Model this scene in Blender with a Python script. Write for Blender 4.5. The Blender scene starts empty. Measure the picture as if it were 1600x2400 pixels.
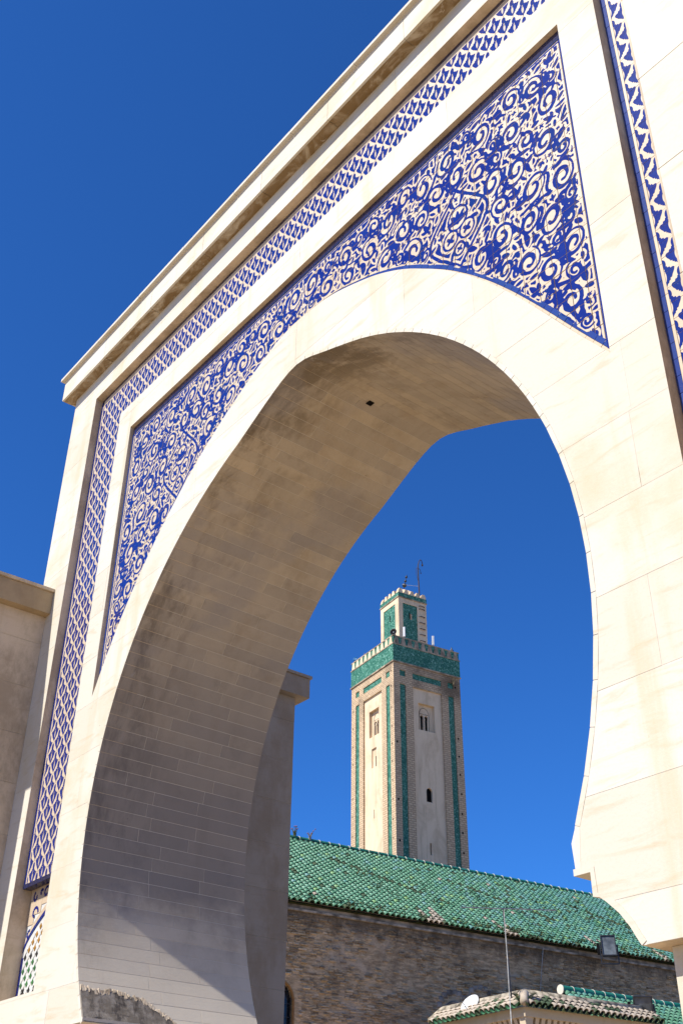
import bpy, bmesh, math, random
import numpy as np
from mathutils import Vector, Matrix
from mathutils.geometry import delaunay_2d_cdt

random.seed(7)
RNG = np.random.default_rng(7)
scene = bpy.context.scene
col = scene.collection
R = math.radians
G = 1.65            # eye height above the pavement

# ------------------------------------------------------------------ camera
cam_d = bpy.data.cameras.new('camera')
cam = bpy.data.objects.new('camera', cam_d)
col.objects.link(cam)
_p, _r, _a = R(33.0786), R(-0.6893), R(-51.7211)
c_, s_ = math.cos(_a), math.sin(_a)
X0 = Vector((c_, -s_, 0)); Y0 = Vector((-s_ * math.sin(_p), -c_ * math.sin(_p), math.cos(_p)))
right = math.cos(_r) * X0 - math.sin(_r) * Y0
up = math.sin(_r) * X0 + math.cos(_r) * Y0
fwd = Vector((s_ * math.cos(_p), c_ * math.cos(_p), math.sin(_p)))
m3 = Matrix((right, up, -fwd)).transposed()
cam.matrix_world = Matrix.Translation((0, 0, G)) @ m3.to_4x4()
cam_d.sensor_fit = 'VERTICAL'
cam_d.sensor_height = 36.0
cam_d.lens = 2582.28 / 2400 * 36.0
cam_d.clip_end = 1000
cam_d.clip_start = 0.05
scene.camera = cam

# ------------------------------------------------------------------ light
to_sun = Vector((-0.155, -1.0, 1.13)).normalized()
SUN_EL = math.asin(to_sun.z)
SUN_AZ = math.atan2(to_sun.x, to_sun.y)
world = bpy.data.worlds.new('World')
scene.world = world
world.use_nodes = True
wn = world.node_tree
for n_ in list(wn.nodes): wn.nodes.remove(n_)
wo = wn.nodes.new('ShaderNodeOutputWorld')
bg = wn.nodes.new('ShaderNodeBackground')
sky = wn.nodes.new('ShaderNodeTexSky')
sky.sky_type = 'NISHITA'
sky.sun_disc = False
sky.sun_elevation = SUN_EL
sky.sun_rotation = SUN_AZ
sky.altitude = 1200
sky.air_density = 1.0
sky.dust_density = 0.0
sky.ozone_density = 4.5
bg.inputs['Strength'].default_value = 0.063
pol = wn.nodes.new('ShaderNodeMix'); pol.data_type = 'RGBA'; pol.blend_type = 'MULTIPLY'   # polarising filter: one tint for the whole sky
pol.inputs[0].default_value = 1.0
pol.inputs[7].default_value = (.36, .98, 1.78, 1)
wn.links.new(sky.outputs[0], pol.inputs[6])
wn.links.new(pol.outputs[2], bg.inputs['Color'])
wn.links.new(bg.outputs[0], wo.inputs['Surface'])
sun_d = bpy.data.lights.new('sun', 'SUN')
sun_d.energy = 5.0
sun_d.angle = R(0.53)
sun_d.color = (1.0, 0.965, 0.90)
sun = bpy.data.objects.new('sun', sun_d)
sun.rotation_euler = to_sun.to_track_quat('Z', 'Y').to_euler()
sun.location = (-10, -40, 60)
col.objects.link(sun)
scene.view_settings.view_transform = 'Standard'
scene.view_settings.look = 'None'
scene.view_settings.gamma = 1.0
scene.view_settings.use_curve_mapping = False
scene.view_settings.exposure = 0.65

# ------------------------------------------------------------------ helpers
def U(x, y, z):
    """gate units (half metres, eye height 0) -> metres"""
    return (x * .5, y * .5, z * .5 + G)

class MB:
    def __init__(s): s.v = []; s.f = []; s.m = []
    def add(s, vs, fs, mi=0):
        b = len(s.v); s.v.extend(vs)
        for f in fs: s.f.append(tuple(i + b for i in f)); s.m.append(mi)
    def box(s, a, b, mi=0, skip=()):
        x0, y0, z0 = a; x1, y1, z1 = b
        vs = [(x0,y0,z0),(x1,y0,z0),(x1,y1,z0),(x0,y1,z0),(x0,y0,z1),(x1,y0,z1),(x1,y1,z1),(x0,y1,z1)]
        F = {'z0':(0,3,2,1),'z1':(4,5,6,7),'y0':(0,1,5,4),'x1':(1,2,6,5),'y1':(2,3,7,6),'x0':(3,0,4,7)}
        s.add(vs, [F[k] for k in F if k not in skip], mi)
    def hexa(s, lo, hi, mi=0):
        """lo, hi: four points each, same winding (ccw seen from hi side)"""
        s.add(list(lo) + list(hi), [(3,2,1,0),(4,5,6,7),(0,1,5,4),(1,2,6,5),(2,3,7,6),(3,0,4,7)], mi)
    def tube(s, pts, r, n=8, mi=0, cap=True):
        pts = [Vector(p) for p in pts]; rs = r if isinstance(r, (list, tuple)) else [r] * len(pts)
        rings = []
        for i, p in enumerate(pts):
            t = (pts[min(i + 1, len(pts) - 1)] - pts[max(i - 1, 0)]).normalized()
            a = t.orthogonal().normalized() if i == 0 else (a - t * a.dot(t)).normalized()
            b = t.cross(a)
            rings.append([tuple(p + (a * math.cos(2*math.pi*k/n) + b * math.sin(2*math.pi*k/n)) * rs[i]) for k in range(n)])
        vs = [v for rg in rings for v in rg]; fs = []
        for i in range(len(pts) - 1):
            for k in range(n):
                fs.append((i*n + k, i*n + (k+1) % n, (i+1)*n + (k+1) % n, (i+1)*n + k))
        if cap:
            fs.append(tuple(range(n))[::-1]); fs.append(tuple(range((len(pts)-1)*n, len(pts)*n)))
        s.add(vs, fs, mi)
    def lathe(s, prof, origin=(0,0,0), axis=(0,0,1), n=16, mi=0):
        ax = Vector(axis).normalized(); a = ax.orthogonal().normalized(); b = ax.cross(a); o = Vector(origin)
        vs = []
        for (r, h) in prof:
            for k in range(n):
                th = 2 * math.pi * k / n
                vs.append(tuple(o + ax * h + (a * math.cos(th) + b * math.sin(th)) * r))
        fs = []
        for i in range(len(prof) - 1):
            for k in range(n):
                fs.append((i*n + k, i*n + (k+1) % n, (i+1)*n + (k+1) % n, (i+1)*n + k))
        s.add(vs, fs, mi)
    def mesh(s, name, mats, smooth=False):
        me = bpy.data.meshes.new(name)
        me.from_pydata(s.v, [], s.f)
        for m in mats: me.materials.append(m)
        if len(mats) > 1: me.polygons.foreach_set('material_index', s.m)
        if smooth: me.polygons.foreach_set('use_smooth', [True] * len(s.f))
        me.update()
        return me
    def obj(s, name, mats, parent=None, smooth=False, kind=None):
        if not isinstance(mats, (list, tuple)): mats = [mats]
        return link(name, s.mesh(name, mats, smooth), parent, kind)

def link(name, me, parent=None, kind=None):
    o = bpy.data.objects.new(name, me); col.objects.link(o)
    if parent is not None: o.parent = parent
    if kind: o['kind'] = kind
    return o
def empty(name, label, cat, loc=(0,0,0), rz=0, group=None):
    o = bpy.data.objects.new(name, None); col.objects.link(o)
    o.empty_display_size = .3
    o.location = loc; o.rotation_euler = (0, 0, rz)
    return tag(o, label, cat, group)
def tag(o, label, cat, group=None):
    o['label'] = label; o['category'] = cat
    if group: o['group'] = group
    return o

# ------------------------------------------------------------------ materials
ALB = .78           # overall albedo trim
class NT:
    def __init__(s, name):
        s.mat = bpy.data.materials.new(name); s.mat.use_nodes = True
        s.t = s.mat.node_tree
        s.b = s.t.nodes['Principled BSDF']
        s._pos = None
    def n(s, typ, **kw):
        nd = s.t.nodes.new(typ)
        for k, v in kw.items(): setattr(nd, k, v)
        return nd
    def set(s, sock, v):
        if isinstance(v, bpy.types.NodeSocket): s.t.links.new(v, sock)
        else: sock.default_value = v
    def pos(s):
        if s._pos is None: s._pos = s.n('ShaderNodeNewGeometry').outputs['Position']
        return s._pos
    def mapv(s, vec, scale=(1,1,1), rot=(0,0,0), loc=(0,0,0)):
        m = s.n('ShaderNodeMapping'); s.set(m.inputs['Vector'], vec)
        m.inputs['Scale'].default_value = scale; m.inputs['Rotation'].default_value = rot; m.inputs['Location'].default_value = loc
        return m.outputs[0]
    def noise(s, vec, scale, detail=4, rough=.55, dist=0.):
        m = s.n('ShaderNodeTexNoise'); s.set(m.inputs['Vector'], vec)
        m.inputs['Scale'].default_value = scale; m.inputs['Detail'].default_value = detail
        m.inputs['Roughness'].default_value = rough; m.inputs['Distortion'].default_value = dist
        return m.outputs['Fac']
    def voro(s, vec, scale, feature='F1', out='Distance', rnd=1.):
        m = s.n('ShaderNodeTexVoronoi', feature=feature); s.set(m.inputs['Vector'], vec)
        m.inputs['Scale'].default_value = scale; m.inputs['Randomness'].default_value = rnd
        return m.outputs[out]
    def ss(s, v, lo, hi):
        m = s.n('ShaderNodeMapRange', interpolation_type='SMOOTHSTEP'); s.set(m.inputs['Value'], v)
        m.inputs['From Min'].default_value = lo; m.inputs['From Max'].default_value = hi
        return m.outputs[0]
    def math(s, op, a, b=0.):
        m = s.n('ShaderNodeMath', operation=op); s.set(m.inputs[0], a); s.set(m.inputs[1], b)
        return m.outputs[0]
    def mix(s, f, a, b, blend='MIX'):
        m = s.n('ShaderNodeMix', data_type='RGBA', blend_type=blend)
        s.set(m.inputs[0], f)
        for i, v in ((6, a), (7, b)):
            s.set(m.inputs[i], v if isinstance(v, bpy.types.NodeSocket) else (*v, 1))
        return m.outputs[2]
    def ramp(s, f, stops):
        m = s.n('ShaderNodeValToRGB'); s.set(m.inputs[0], f)
        e = m.color_ramp.elements
        while len(e) < len(stops): e.new(.5)
        for el, (p, c) in zip(e, stops): el.position = p; el.color = (*c, 1)
        return m.outputs[0]
    def xyz(s, vec):
        m = s.n('ShaderNodeSeparateXYZ'); s.set(m.inputs[0], vec); return m.outputs
    def rnd(s): return s.n('ShaderNodeObjectInfo').outputs['Random']
    def bump(s, h, strength=.3, dist=.01):
        m = s.n('ShaderNodeBump'); s.set(m.inputs['Height'], h)
        m.inputs['Strength'].default_value = strength; m.inputs['Distance'].default_value = dist
        s.t.links.new(m.outputs[0], s.b.inputs['Normal'])
    def fin(s, colr, rough=.8, spec=.3):
        if not isinstance(colr, bpy.types.NodeSocket): colr = s.mix(0., colr, colr)
        s.set(s.b.inputs['Base Color'], s.mix(1., colr, (ALB,) * 3, 'MULTIPLY'))
        s.set(s.b.inputs['Roughness'], rough)
        s.b.inputs['Specular IOR Level'].default_value = spec
        return s.mat

def stone(name, base, tint, vein, stain, stain_amt=.5, grime=None, tint_amt=.5):
    """honed limestone cladding: veins along a slant, soft stains, per-slab tint"""
    t = NT(name); p = t.pos()
    c = t.mix(t.math('MULTIPLY', t.rnd(), tint_amt), base, tint)
    v = t.noise(t.mapv(p, (1.2, 1.2, 7.0), (0, R(28), 0)), 1.6, 8, .62, .6)
    c = t.mix(t.math('MULTIPLY', t.ss(v, .52, .72), .42), c, vein)
    w = t.noise(p, .9, 6, .6)
    c = t.mix(t.math('MULTIPLY', t.ss(w, .5, .75), stain_amt), c, stain)
    f = t.noise(p, 45, 4, .7)
    c = t.mix(t.math('MULTIPLY', t.ss(f, .45, .8), .12), c, (.30, .24, .16))
    spots = t.voro(p, 7.0)
    c = t.mix(t.math('MULTIPLY', t.math('SUBTRACT', 1., t.ss(spots, .02, .055)), t.ss(t.noise(p, 2.5, 2), .55, .65)), c, (.22, .16, .10))
    run = t.noise(t.mapv(p, (1.6, 1.6, .16)), 1.3, 6, .65, .2)
    c = t.mix(t.math('MULTIPLY', t.ss(run, .54, .70), stain_amt * .75), c, stain)
    ch = t.noise(t.mapv(p, (1, 1, 2.2), (0, R(24), 0)), 3.2, 9, .78, .3)
    c = t.mix(t.math('MULTIPLY', t.ss(ch, .60, .70), .38), c, vein)
    if grime: c = grime(t, p, c)
    t.bump(t.math('ADD', t.math('MULTIPLY', v, .6), f), .25, .006)
    return t.fin(c, .72, .25)

M_facade = stone('limestone_facade', (.715, .665, .56), (.65, .585, .465), (.52, .40, .22), (.60, .50, .315), .75, None, .8)
def lining_grime_lit_foot(t, p, c):
    y = t.xyz(p)[1]
    near = t.math('SUBTRACT', 1., t.ss(y, 5.1, 5.95))
    # drips that ran down from the front edge: long in z, narrow across
    d1 = t.noise(t.mapv(p, (1.3, 3.2, 1.0)), 1.5, 9, .72, .25)
    d2 = t.noise(t.mapv(p, (.8, .9, .8), (0, 0, 0), (4, 1, 7)), 1.0, 5, .6, .3)
    mask = t.math('MULTIPLY', t.ss(t.math('ADD', t.math('MULTIPLY', d1, .6), t.math('MULTIPLY', d2, .5)), .50, .66), t.math('ADD', t.math('MULTIPLY', near, .8), .16))
    c = t.mix(mask, c, (.21, .16, .10))
    pt = t.noise(p, 2.6, 9, .72, .2)
    c = t.mix(t.math('MULTIPLY', t.ss(pt, .50, .68), .34), c, (.235, .185, .125))
    ef = t.noise(t.mapv(p, (1.6, 3.0, 1.6), (0, R(30), 0)), 2.6, 8, .75, .8)
    c = t.mix(t.math('MULTIPLY', t.ss(ef, .60, .68), t.math('MULTIPLY', near, .5)), c, (.56, .53, .48))
    b = t.noise(p, .7, 4)
    c = t.mix(t.math('MULTIPLY', t.ss(b, .50, .60), .40), c, (.32, .30, .305))
    z = t.xyz(p)[2]                                   # a darker belt above the springing
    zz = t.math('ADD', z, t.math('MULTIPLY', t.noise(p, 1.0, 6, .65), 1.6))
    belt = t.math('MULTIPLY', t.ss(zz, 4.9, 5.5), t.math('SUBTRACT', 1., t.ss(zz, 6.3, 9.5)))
    c = t.mix(t.math('MULTIPLY', t.math('SUBTRACT', 1., t.ss(zz, 4.3, 5.5)), .65), c, (.86, .75, .58))     # sunlight on the foot put into the colour, paler by height
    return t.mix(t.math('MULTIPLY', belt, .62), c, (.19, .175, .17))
M_lining = stone('limestone_arch_lining', (.62, .515, .37), (.48, .41, .32), (.50, .39, .26), (.37, .275, .165), .5, lining_grime_lit_foot, 1.0)
def soffit_grime(t, p, c):
    m = t.noise(t.mapv(p, (1.5, 2.5, 1)), 1.6, 8, .65, 1.2)
    c = t.mix(t.ss(m, .30, .56), c, (.27, .175, .08))
    ef = t.noise(t.mapv(p, (2.5, 4, 1)), 1.8, 6, .7, 2.0)
    return t.mix(t.math('MULTIPLY', t.ss(ef, .6, .68), .7), c, (.62, .56, .46))
M_soffit = stone('stained_cornice_stone', (.62, .53, .40), (.60, .50, .36), (.45, .32, .17), (.50, .38, .22), .5, soffit_grime)
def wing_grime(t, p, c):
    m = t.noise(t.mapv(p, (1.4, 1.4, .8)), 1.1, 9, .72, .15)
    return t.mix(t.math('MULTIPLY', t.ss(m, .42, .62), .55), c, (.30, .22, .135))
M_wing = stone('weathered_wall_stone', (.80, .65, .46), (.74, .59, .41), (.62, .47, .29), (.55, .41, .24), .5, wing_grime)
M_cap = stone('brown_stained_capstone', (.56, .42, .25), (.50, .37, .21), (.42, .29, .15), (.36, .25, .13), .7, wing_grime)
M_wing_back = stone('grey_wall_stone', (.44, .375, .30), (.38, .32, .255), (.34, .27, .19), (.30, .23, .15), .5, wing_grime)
t = NT('facing_joint'); p = t.pos()
M_joint = t.fin(t.mix(t.ss(t.noise(p, 2.2, 4), .60, .66), (.70, .655, .57), (.16, .12, .08)), .9, .1)
M_mortar = NT('lime_mortar'); M_mortar = M_mortar.fin(M_mortar.mix(M_mortar.noise(M_mortar.pos(), 6), (.80, .74, .63), (.62, .55, .44)), .9, .1)
M_grout = NT('tile_grout'); M_grout = M_grout.fin(M_grout.mix(M_grout.noise(M_grout.pos(), 9), (.40, .34, .26), (.20, .16, .12)), .9, .1)

def tile_cream():
    t = NT('terracotta_biscuit'); p = t.pos()
    c = t.mix(t.rnd(), (.575, .445, .305), (.63, .515, .37))
    c = t.mix(t.math('MULTIPLY', t.ss(t.noise(p, 7, 5), .5, .75), .35), c, (.50, .35, .22))
    c = t.mix(t.math('MULTIPLY', t.ss(t.noise(p, 60, 3), .55, .8), .2), c, (.40, .29, .2))
    t.bump(t.noise(p, 70, 4), .2, .003)
    return t.fin(c, .55, .35)
def tile_blue(name, a, b, c2, rough=.16):
    t = NT(name); p = t.pos()
    c = t.mix(t.rnd(), a, b)
    c = t.mix(t.math('MULTIPLY', t.ss(t.noise(p, 3.2, 4), .5, .7), .55), c, c2)
    c = t.mix(t.math('MULTIPLY', t.ss(t.noise(p, 26, 4, .7), .5, .8), .30), c, (.03, .07, .30))
    fl = t.voro(p, 16.)
    c = t.mix(t.math('MULTIPLY', t.math('SUBTRACT', 1., t.ss(fl, .035, .07)), t.ss(t.noise(p, 4, 2), .56, .62)), c, (.55, .5, .45))
    t.bump(t.noise(p, 22, 3), .18, .004)
    m = t.fin(c, rough, .5)
    return m
M_cream = tile_cream()
M_blue = tile_blue('cobalt_glaze', (.006, .015, .185), (.008, .024, .215), (.008, .038, .165))
M_blue_edge = tile_blue('cobalt_border_glaze', (.026, .05, .235), (.04, .075, .28), (.035, .08, .24))
M_dark_navy = tile_blue('navy_glaze', (.02, .02, .06), (.02, .025, .08), (.02, .02, .05))
def plain(name, c, rough=.6, spec=.3, metal=0., var=.15, sc=8.):
    t = NT(name); k = t.noise(t.pos(), sc, 4)
    d = tuple(x * (1 - var * 2.2) for x in c); l = tuple(min(1, x * (1 + var)) for x in c)
    m = t.fin(t.mix(t.ss(k, .3, .7), d, l), rough, spec); t.b.inputs['Metallic'].default_value = metal
    return m
M_zwhite = plain('white_zellige', (.72, .72, .68), .2, .5, var=.05)
M_zgreen = plain('green_zellige', (.04, .17, .05), .2, .5)
M_zblack = plain('black_zellige', (.02, .022, .025), .2, .5)
M_zochre = plain('ochre_zellige', (.40, .20, .03), .2, .5)
M_metal = plain('galvanised_steel', (.32, .33, .34), .4, .5, .6)
M_darkmetal = plain('dark_steel', (.035, .035, .04), .45, .5, .3)
M_rust = plain('rusty_iron', (.07, .045, .035), .7, .3)
M_white = plain('white_enamel', (.78, .78, .78), .35, .5, var=.04)
M_black = plain('dark_interior', (.012, .011, .011), .9, .05)
M_glass = plain('lamp_glass', (.15, .165, .17), .18, .5, var=.25, sc=3)
M_cable = plain('pale_cable', (.42, .41, .38), .7)
M_bluep = plain('blue_paint', (.03, .16, .36), .4)
M_leaf = plain('weed_leaves', (.10, .12, .035), .7)
M_dry = plain('dry_stems', (.28, .22, .13), .8)
M_pink = plain('pink_petals', (.35, .12, .14), .7)
M_wood = plain('varnished_frame', (.30, .15, .04), .45)
# ------------------------------------------------------------------ ground
mb = MB(); mb.add([(-260,-200,0),(200,-200,0),(200,300,0),(-260,300,0)], [(0,1,2,3)])
t = NT('plaza_paving'); p = t.pos()
br = t.n('ShaderNodeTexBrick'); t.set(br.inputs['Vector'], p)
br.inputs['Scale'].default_value = 1.0; br.inputs['Brick Width'].default_value = .6; br.inputs['Row Height'].default_value = .4
br.inputs['Mortar Size'].default_value = .008
br.inputs['Color1'].default_value = (.66,.49,.31,1); br.inputs['Color2'].default_value = (.57,.42,.26,1); br.inputs['Mortar'].default_value = (.18,.16,.13,1)
c = t.mix(t.math('MULTIPLY', t.noise(p, .6, 6), .5), br.outputs['Color'], (.50,.37,.235))
mb.obj('plaza_pavement', t.fin(c, .8, .2), kind='structure')

# ------------------------------------------------------------------ gate outline (gate units, x-z)
CX = -14.27
def arc(w, cxo, cz, rad): return cz + math.sqrt(rad * rad - (w + abs(cxo)) ** 2)
def side_profile(sgn):
    """intrados from springing block up to the apex, as (x, z)"""
    pts = []
    if sgn < 0: a, cz, rad, cx, z0 = .869, 6.885, 7.744, -14.22, 3.14
    else:       a, cz, rad, cx, z0 = 1.167, 7.086, 7.805, -14.22, 3.76
    th0 = math.asin((z0 - cz) / rad); th1 = math.acos((2.05 + a) / rad)
    for i in range(61):
        th = th0 + (th1 - th0) * i / 60
        pts.append((cx + sgn * (rad * math.cos(th) - a), cz + rad * math.sin(th)))
    if sgn > 0: pts.insert(0, (pts[0][0] + .025, 3.39))      # short plumb foot
    z1 = pts[-1][1]
    ws = [0, .15, .35, .62, .9, 1.41, 2.05]; zs_ = [14.92, 14.91, 14.865, 14.765, 14.645, 14.39 if sgn < 0 else 14.46, z1]
    for k in range(1, 17):
        w = 2.05 * (1 - k / 16)
        pts.append((cx + sgn * w, sum(float(np.interp(abs(w + d), ws, zs_)) for d in (-.12, 0, .12)) / 3 if w < 1.9 else float(np.interp(w, ws, zs_))))
    return pts
PL = side_profile(-1); PR = side_profile(1)
brk = [(-8.09,3.39),(-8.09,3.12),(-8.0,3.10),(-7.92,3.04),(-7.76,2.89),(-7.64,2.73),(-7.58,2.62),(-7.52,2.52)]
OPEN_R = PR[::-1] + brk                               # apex ... down right side
BRK_L = [(2 * CX - x - .12, z - .25) for x, z in brk]
OPEN_L = BRK_L[::-1] + PL   # bottom left ... apex
OPENING = OPEN_L + OPEN_R[1:]                         # left bottom -> apex -> right bottom
def offset(poly, d):
    """offset an open polyline to its left by d"""
    out = []
    for i, (x, z) in enumerate(poly):
        a = Vector(poly[max(i - 1, 0)]); b = Vector(poly[min(i + 1, len(poly) - 1)])
        tt = (b - a).normalized(); out.append((x - tt.y * d, z + tt.x * d))
    return out
EXL = [(w, arc(w, 2.917, 5.226, 11.457)) for w in np.linspace(7.47, .6, 40)]
EXR = [(.31,16.15),(1.05,16.06),(1.72,15.84),(2.56,15.50),(3.34,15.04),(4.31,14.26),(4.98,13.58),(5.59,12.85),(6.31,11.85),(6.94,10.90),(7.32,10.37),(7.47,10.15)]
_ex = [(-14.22 - w, min(z, 16.17 + .0 * w)) for w, z in EXL] + [(-14.22 + w, z) for w, z in EXR]
_ex = np.array(_ex)
_gx = np.linspace(-21.70, -6.75, 160)
_gz = np.interp(_gx, _ex[:, 0], _ex[:, 1])
_k = np.ones(7) / 7
_gs = np.convolve(np.pad(_gz, 3, mode='edge'), _k, 'valid'); _gs[:4] = _gz[:4]; _gs[-4:] = _gz[-4:]
EXTR = list(zip(_gx.tolist(), _gs.tolist()))          # left -> right
def ext(x): return float(np.interp(x, _gx, _gs))

XO0, XO1, ZB, ZT = -25.79, 2 * CX + 25.79, 2.52, 21.19
STRIP = [(-24.3,3.95),(-22.46,3.95),(-22.46,18.64),(-5.98,18.64),(-5.98,3.95),(-4.2,3.95),(-4.2,20.31),(-24.3,20.31)]
SPAN = [(-21.71,10.06)] + EXTR[1:-1] + [(-6.75,10.17),(-6.75,17.75),(-21.71,17.75)]
DS, DP, DL = .21, .10, .44                            # depths: strip tiles, spandrel tiles, lower panel

def region(outer, holes):
    """triangulated 2D region -> (verts, tris)"""
    vs, es, fs = [], [], []
    for loop in [outer] + holes:
        b = len(vs); n = len(loop)
        vs += [Vector(p) for p in loop]
        es += [(b + i, b + (i + 1) % n) for i in range(n)]
    v2, e2, f2, *_ = delaunay_2d_cdt(vs, es, [], 0, 1e-6)
    def inside(p, loop):
        r = False; n = len(loop); x, y = p
        for i in range(n):
            x0, y0 = loop[i]; x1, y1 = loop[(i + 1) % n]
            if (y0 > y) != (y1 > y) and x < (x1 - x0) * (y - y0) / (y1 - y0) + x0: r = not r
        return r
    tris = []
    for f in f2:
        c = [(v2[f[0]][k] + v2[f[1]][k] + v2[f[2]][k]) / 3 for k in (0, 1)]
        if inside(c, outer) and not any(inside(c, h) for h in holes): tris.append(tuple(f))
    return [(v.x, v.y) for v in v2], tris
def region_bm(vs, tris, y):
    bm = bmesh.new()
    bv = [bm.verts.new((x, y, z)) for x, z in vs]
    for f in tris:
        try: bm.faces.new([bv[i] for i in f])
        except ValueError: pass
    for f in bm.faces:
        f.normal_update()
        if f.normal.y > 0: f.normal_flip()
    return bm
def extrude_mb(mb, vs, tris, y0, y1, front=True, back=True, mi=0, conv=U, side=None):
    """solid slab of a region between depths y0 (front) and y1"""
    cnt = {}
    F = []
    for f in tris:
        a, b, c3 = (vs[i] for i in f)
        if (b[0]-a[0])*(c3[1]-a[1]) - (b[1]-a[1])*(c3[0]-a[0]) < 0: f = f[::-1]
        F.append(f)
        for i in range(3):
            e = (f[i], f[(i+1) % 3]); cnt[e] = cnt.get(e, 0) + 1
    n = len(vs)
    V = [conv(x, y0, z) for x, z in vs] + [conv(x, y1, z) for x, z in vs]
    fs = []
    if front: fs += F
    if back: fs += [tuple(i + n for i in f[::-1]) for f in F]
    k = len(fs)
    for (i, j) in cnt:
        if (j, i) not in cnt: fs.append((j, i, i + n, j + n))
    mb.add(V, fs, mi)
    if side is not None:
        for q in range(len(mb.m) - len(fs) + k, len(mb.m)): mb.m[q] = side

gate = empty('monumental_gate', 'tall cream stone gate with a pointed horseshoe arch framed in blue and white tiles', 'gate', (CX * .5, 5, 0))
GI = Matrix.Translation((-CX * .5, -5, 0))
def gpart(name, me, kind=None, label=None):
    o = link(name, me, gate, kind); o.matrix_parent_inverse = GI
    if label: o['label'] = label
    return o

# core: a mortar-faced body behind a thin stone facing
E_ = .003
open_core = offset(OPENING, E_)
outer_core = [(XO0 + E_, ZB)] + [(open_core[0][0], ZB)] + open_core[1:-1] + [(open_core[-1][0], ZB), (XO1 - E_, ZB), (XO1 - E_, ZT), (XO0 + E_, ZT)]
vs1, tr1 = region(outer_core, [STRIP, SPAN])
vs2, tr2 = region(outer_core, [])
mb = MB()
extrude_mb(mb, vs1, tr1, 10 + E_, 10.5, True, False, 0, U, 1)
extrude_mb(mb, vs2, tr2, 10.5, 14.0, True, True, 0, U, 2)
gpart('gate_core', mb.mesh('gate_core', [M_joint, M_wing, M_mortar]))

# facing slabs
band = offset(OPENING, .075)
outer_f = [(XO0, ZB)] + [(band[0][0], ZB)] + band[1:-1] + [(band[-1][0], ZB), (XO1, ZB), (XO1, ZT), (XO0, ZT)]
vsF, trF = region(outer_f, [STRIP, SPAN])
base_bm = region_bm(vsF, trF, 10.0)
def cut(bm, co, no):
    g = list(bm.verts) + list(bm.edges) + list(bm.faces)
    bmesh.ops.bisect_plane(bm, geom=g, dist=1e-5, plane_co=co, plane_no=no, clear_outer=True)
gap = .003
def rows_for(z0, first, step):
    zs = [ZB]; z = first
    while z < ZT: zs.append(z); z += step
    return zs + [ZT]
slab_n = 0
for (xa, xb, first, brks) in ((XO0, CX, 3.88, None), (CX, XO1, 3.03, None)):
    zs = rows_for(ZB, first, 1.205)
    half = base_bm.copy()
    cut(half, (xa, 10, 0), (-1, 0, 0)); cut(half, (xb, 10, 0), (1, 0, 0))
    for r in range(len(zs) - 1):
        row = half.copy()
        cut(row, (0, 10, zs[r] + gap), (0, 0, -1)); cut(row, (0, 10, zs[r+1] - gap), (0, 0, 1))
        x = xa; rr = random.Random(r * 31 + int(xa)); xs = [xa]
        while True:
            x += rr.uniform(3.2, 5.5)
            if x > xb - 1.6: break
            xs.append(x)
        xs.append(xb)
        for i in range(len(xs) - 1):
            cell = row.copy()
            cut(cell, (xs[i] + gap, 10, 0), (-1, 0, 0)); cut(cell, (xs[i+1] - gap, 10, 0), (1, 0, 0))
            if not cell.faces: cell.free(); continue
            bmesh.ops.remove_doubles(cell, verts=cell.verts, dist=1e-5)
            bmesh.ops.dissolve_limit(cell, angle_limit=.01, verts=cell.verts, edges=cell.edges)
            # split separate islands into separate slabs
            todo = set(cell.faces)
            while todo:
                st = [todo.pop()]; isl = [st[0]]
                while st:
                    f = st.pop()
                    for e in f.edges:
                        for g in e.link_faces:
                            if g in todo: todo.remove(g); st.append(g); isl.append(g)
                if sum(f.calc_area() for f in isl) < .01: continue
                pr = rr.uniform(-.0012, .0012)
                mbs = MB(); idx = {}; V = []
                for f in isl:
                    for v in f.verts:
                        if v not in idx: idx[v] = len(V); V.append((v.co.x, v.co.z))
                n = len(V)
                allv = [U(x_, 10 + pr, z_) for x_, z_ in V] + [U(x_, 10 + E_ + .001, z_) for x_, z_ in V]
                fs = []; ec = set()
                for f in isl:
                    ids = [idx[v] for v in f.verts]; fs.append(tuple(ids))
                    for k in range(len(ids)): ec.add((ids[k], ids[(k+1) % len(ids)]))
                for (i0, j0) in ec:
                    if (j0, i0) not in ec: fs.append((j0, i0, i0 + n, j0 + n))
                mbs.add(allv, fs)
                gpart('facing_slab', mbs.mesh('facing_slab', [M_facade])); slab_n += 1
            cell.free()
        row.free()
    half.free()
base_bm.free()
# facing of the gate's outer ends (side walls)
mb = MB()
for xx, sg in ((XO0, -1), (XO1, 1)):
    zs = rows_for(ZB, 3.88, 1.205)
    for r in range(len(zs) - 1):
        a = U(xx - (0 if sg > 0 else .0), 10.004, zs[r] + gap); b = U(xx + sg * .001, 13.99, zs[r+1] - gap)
        mb.box((min(a[0], b[0]) - .0005, a[1], a[2]), (max(a[0], b[0]) + .0005, b[1], b[2]))
gpart('end_facing', mb.mesh('end_facing', [M_facade]))

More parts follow.
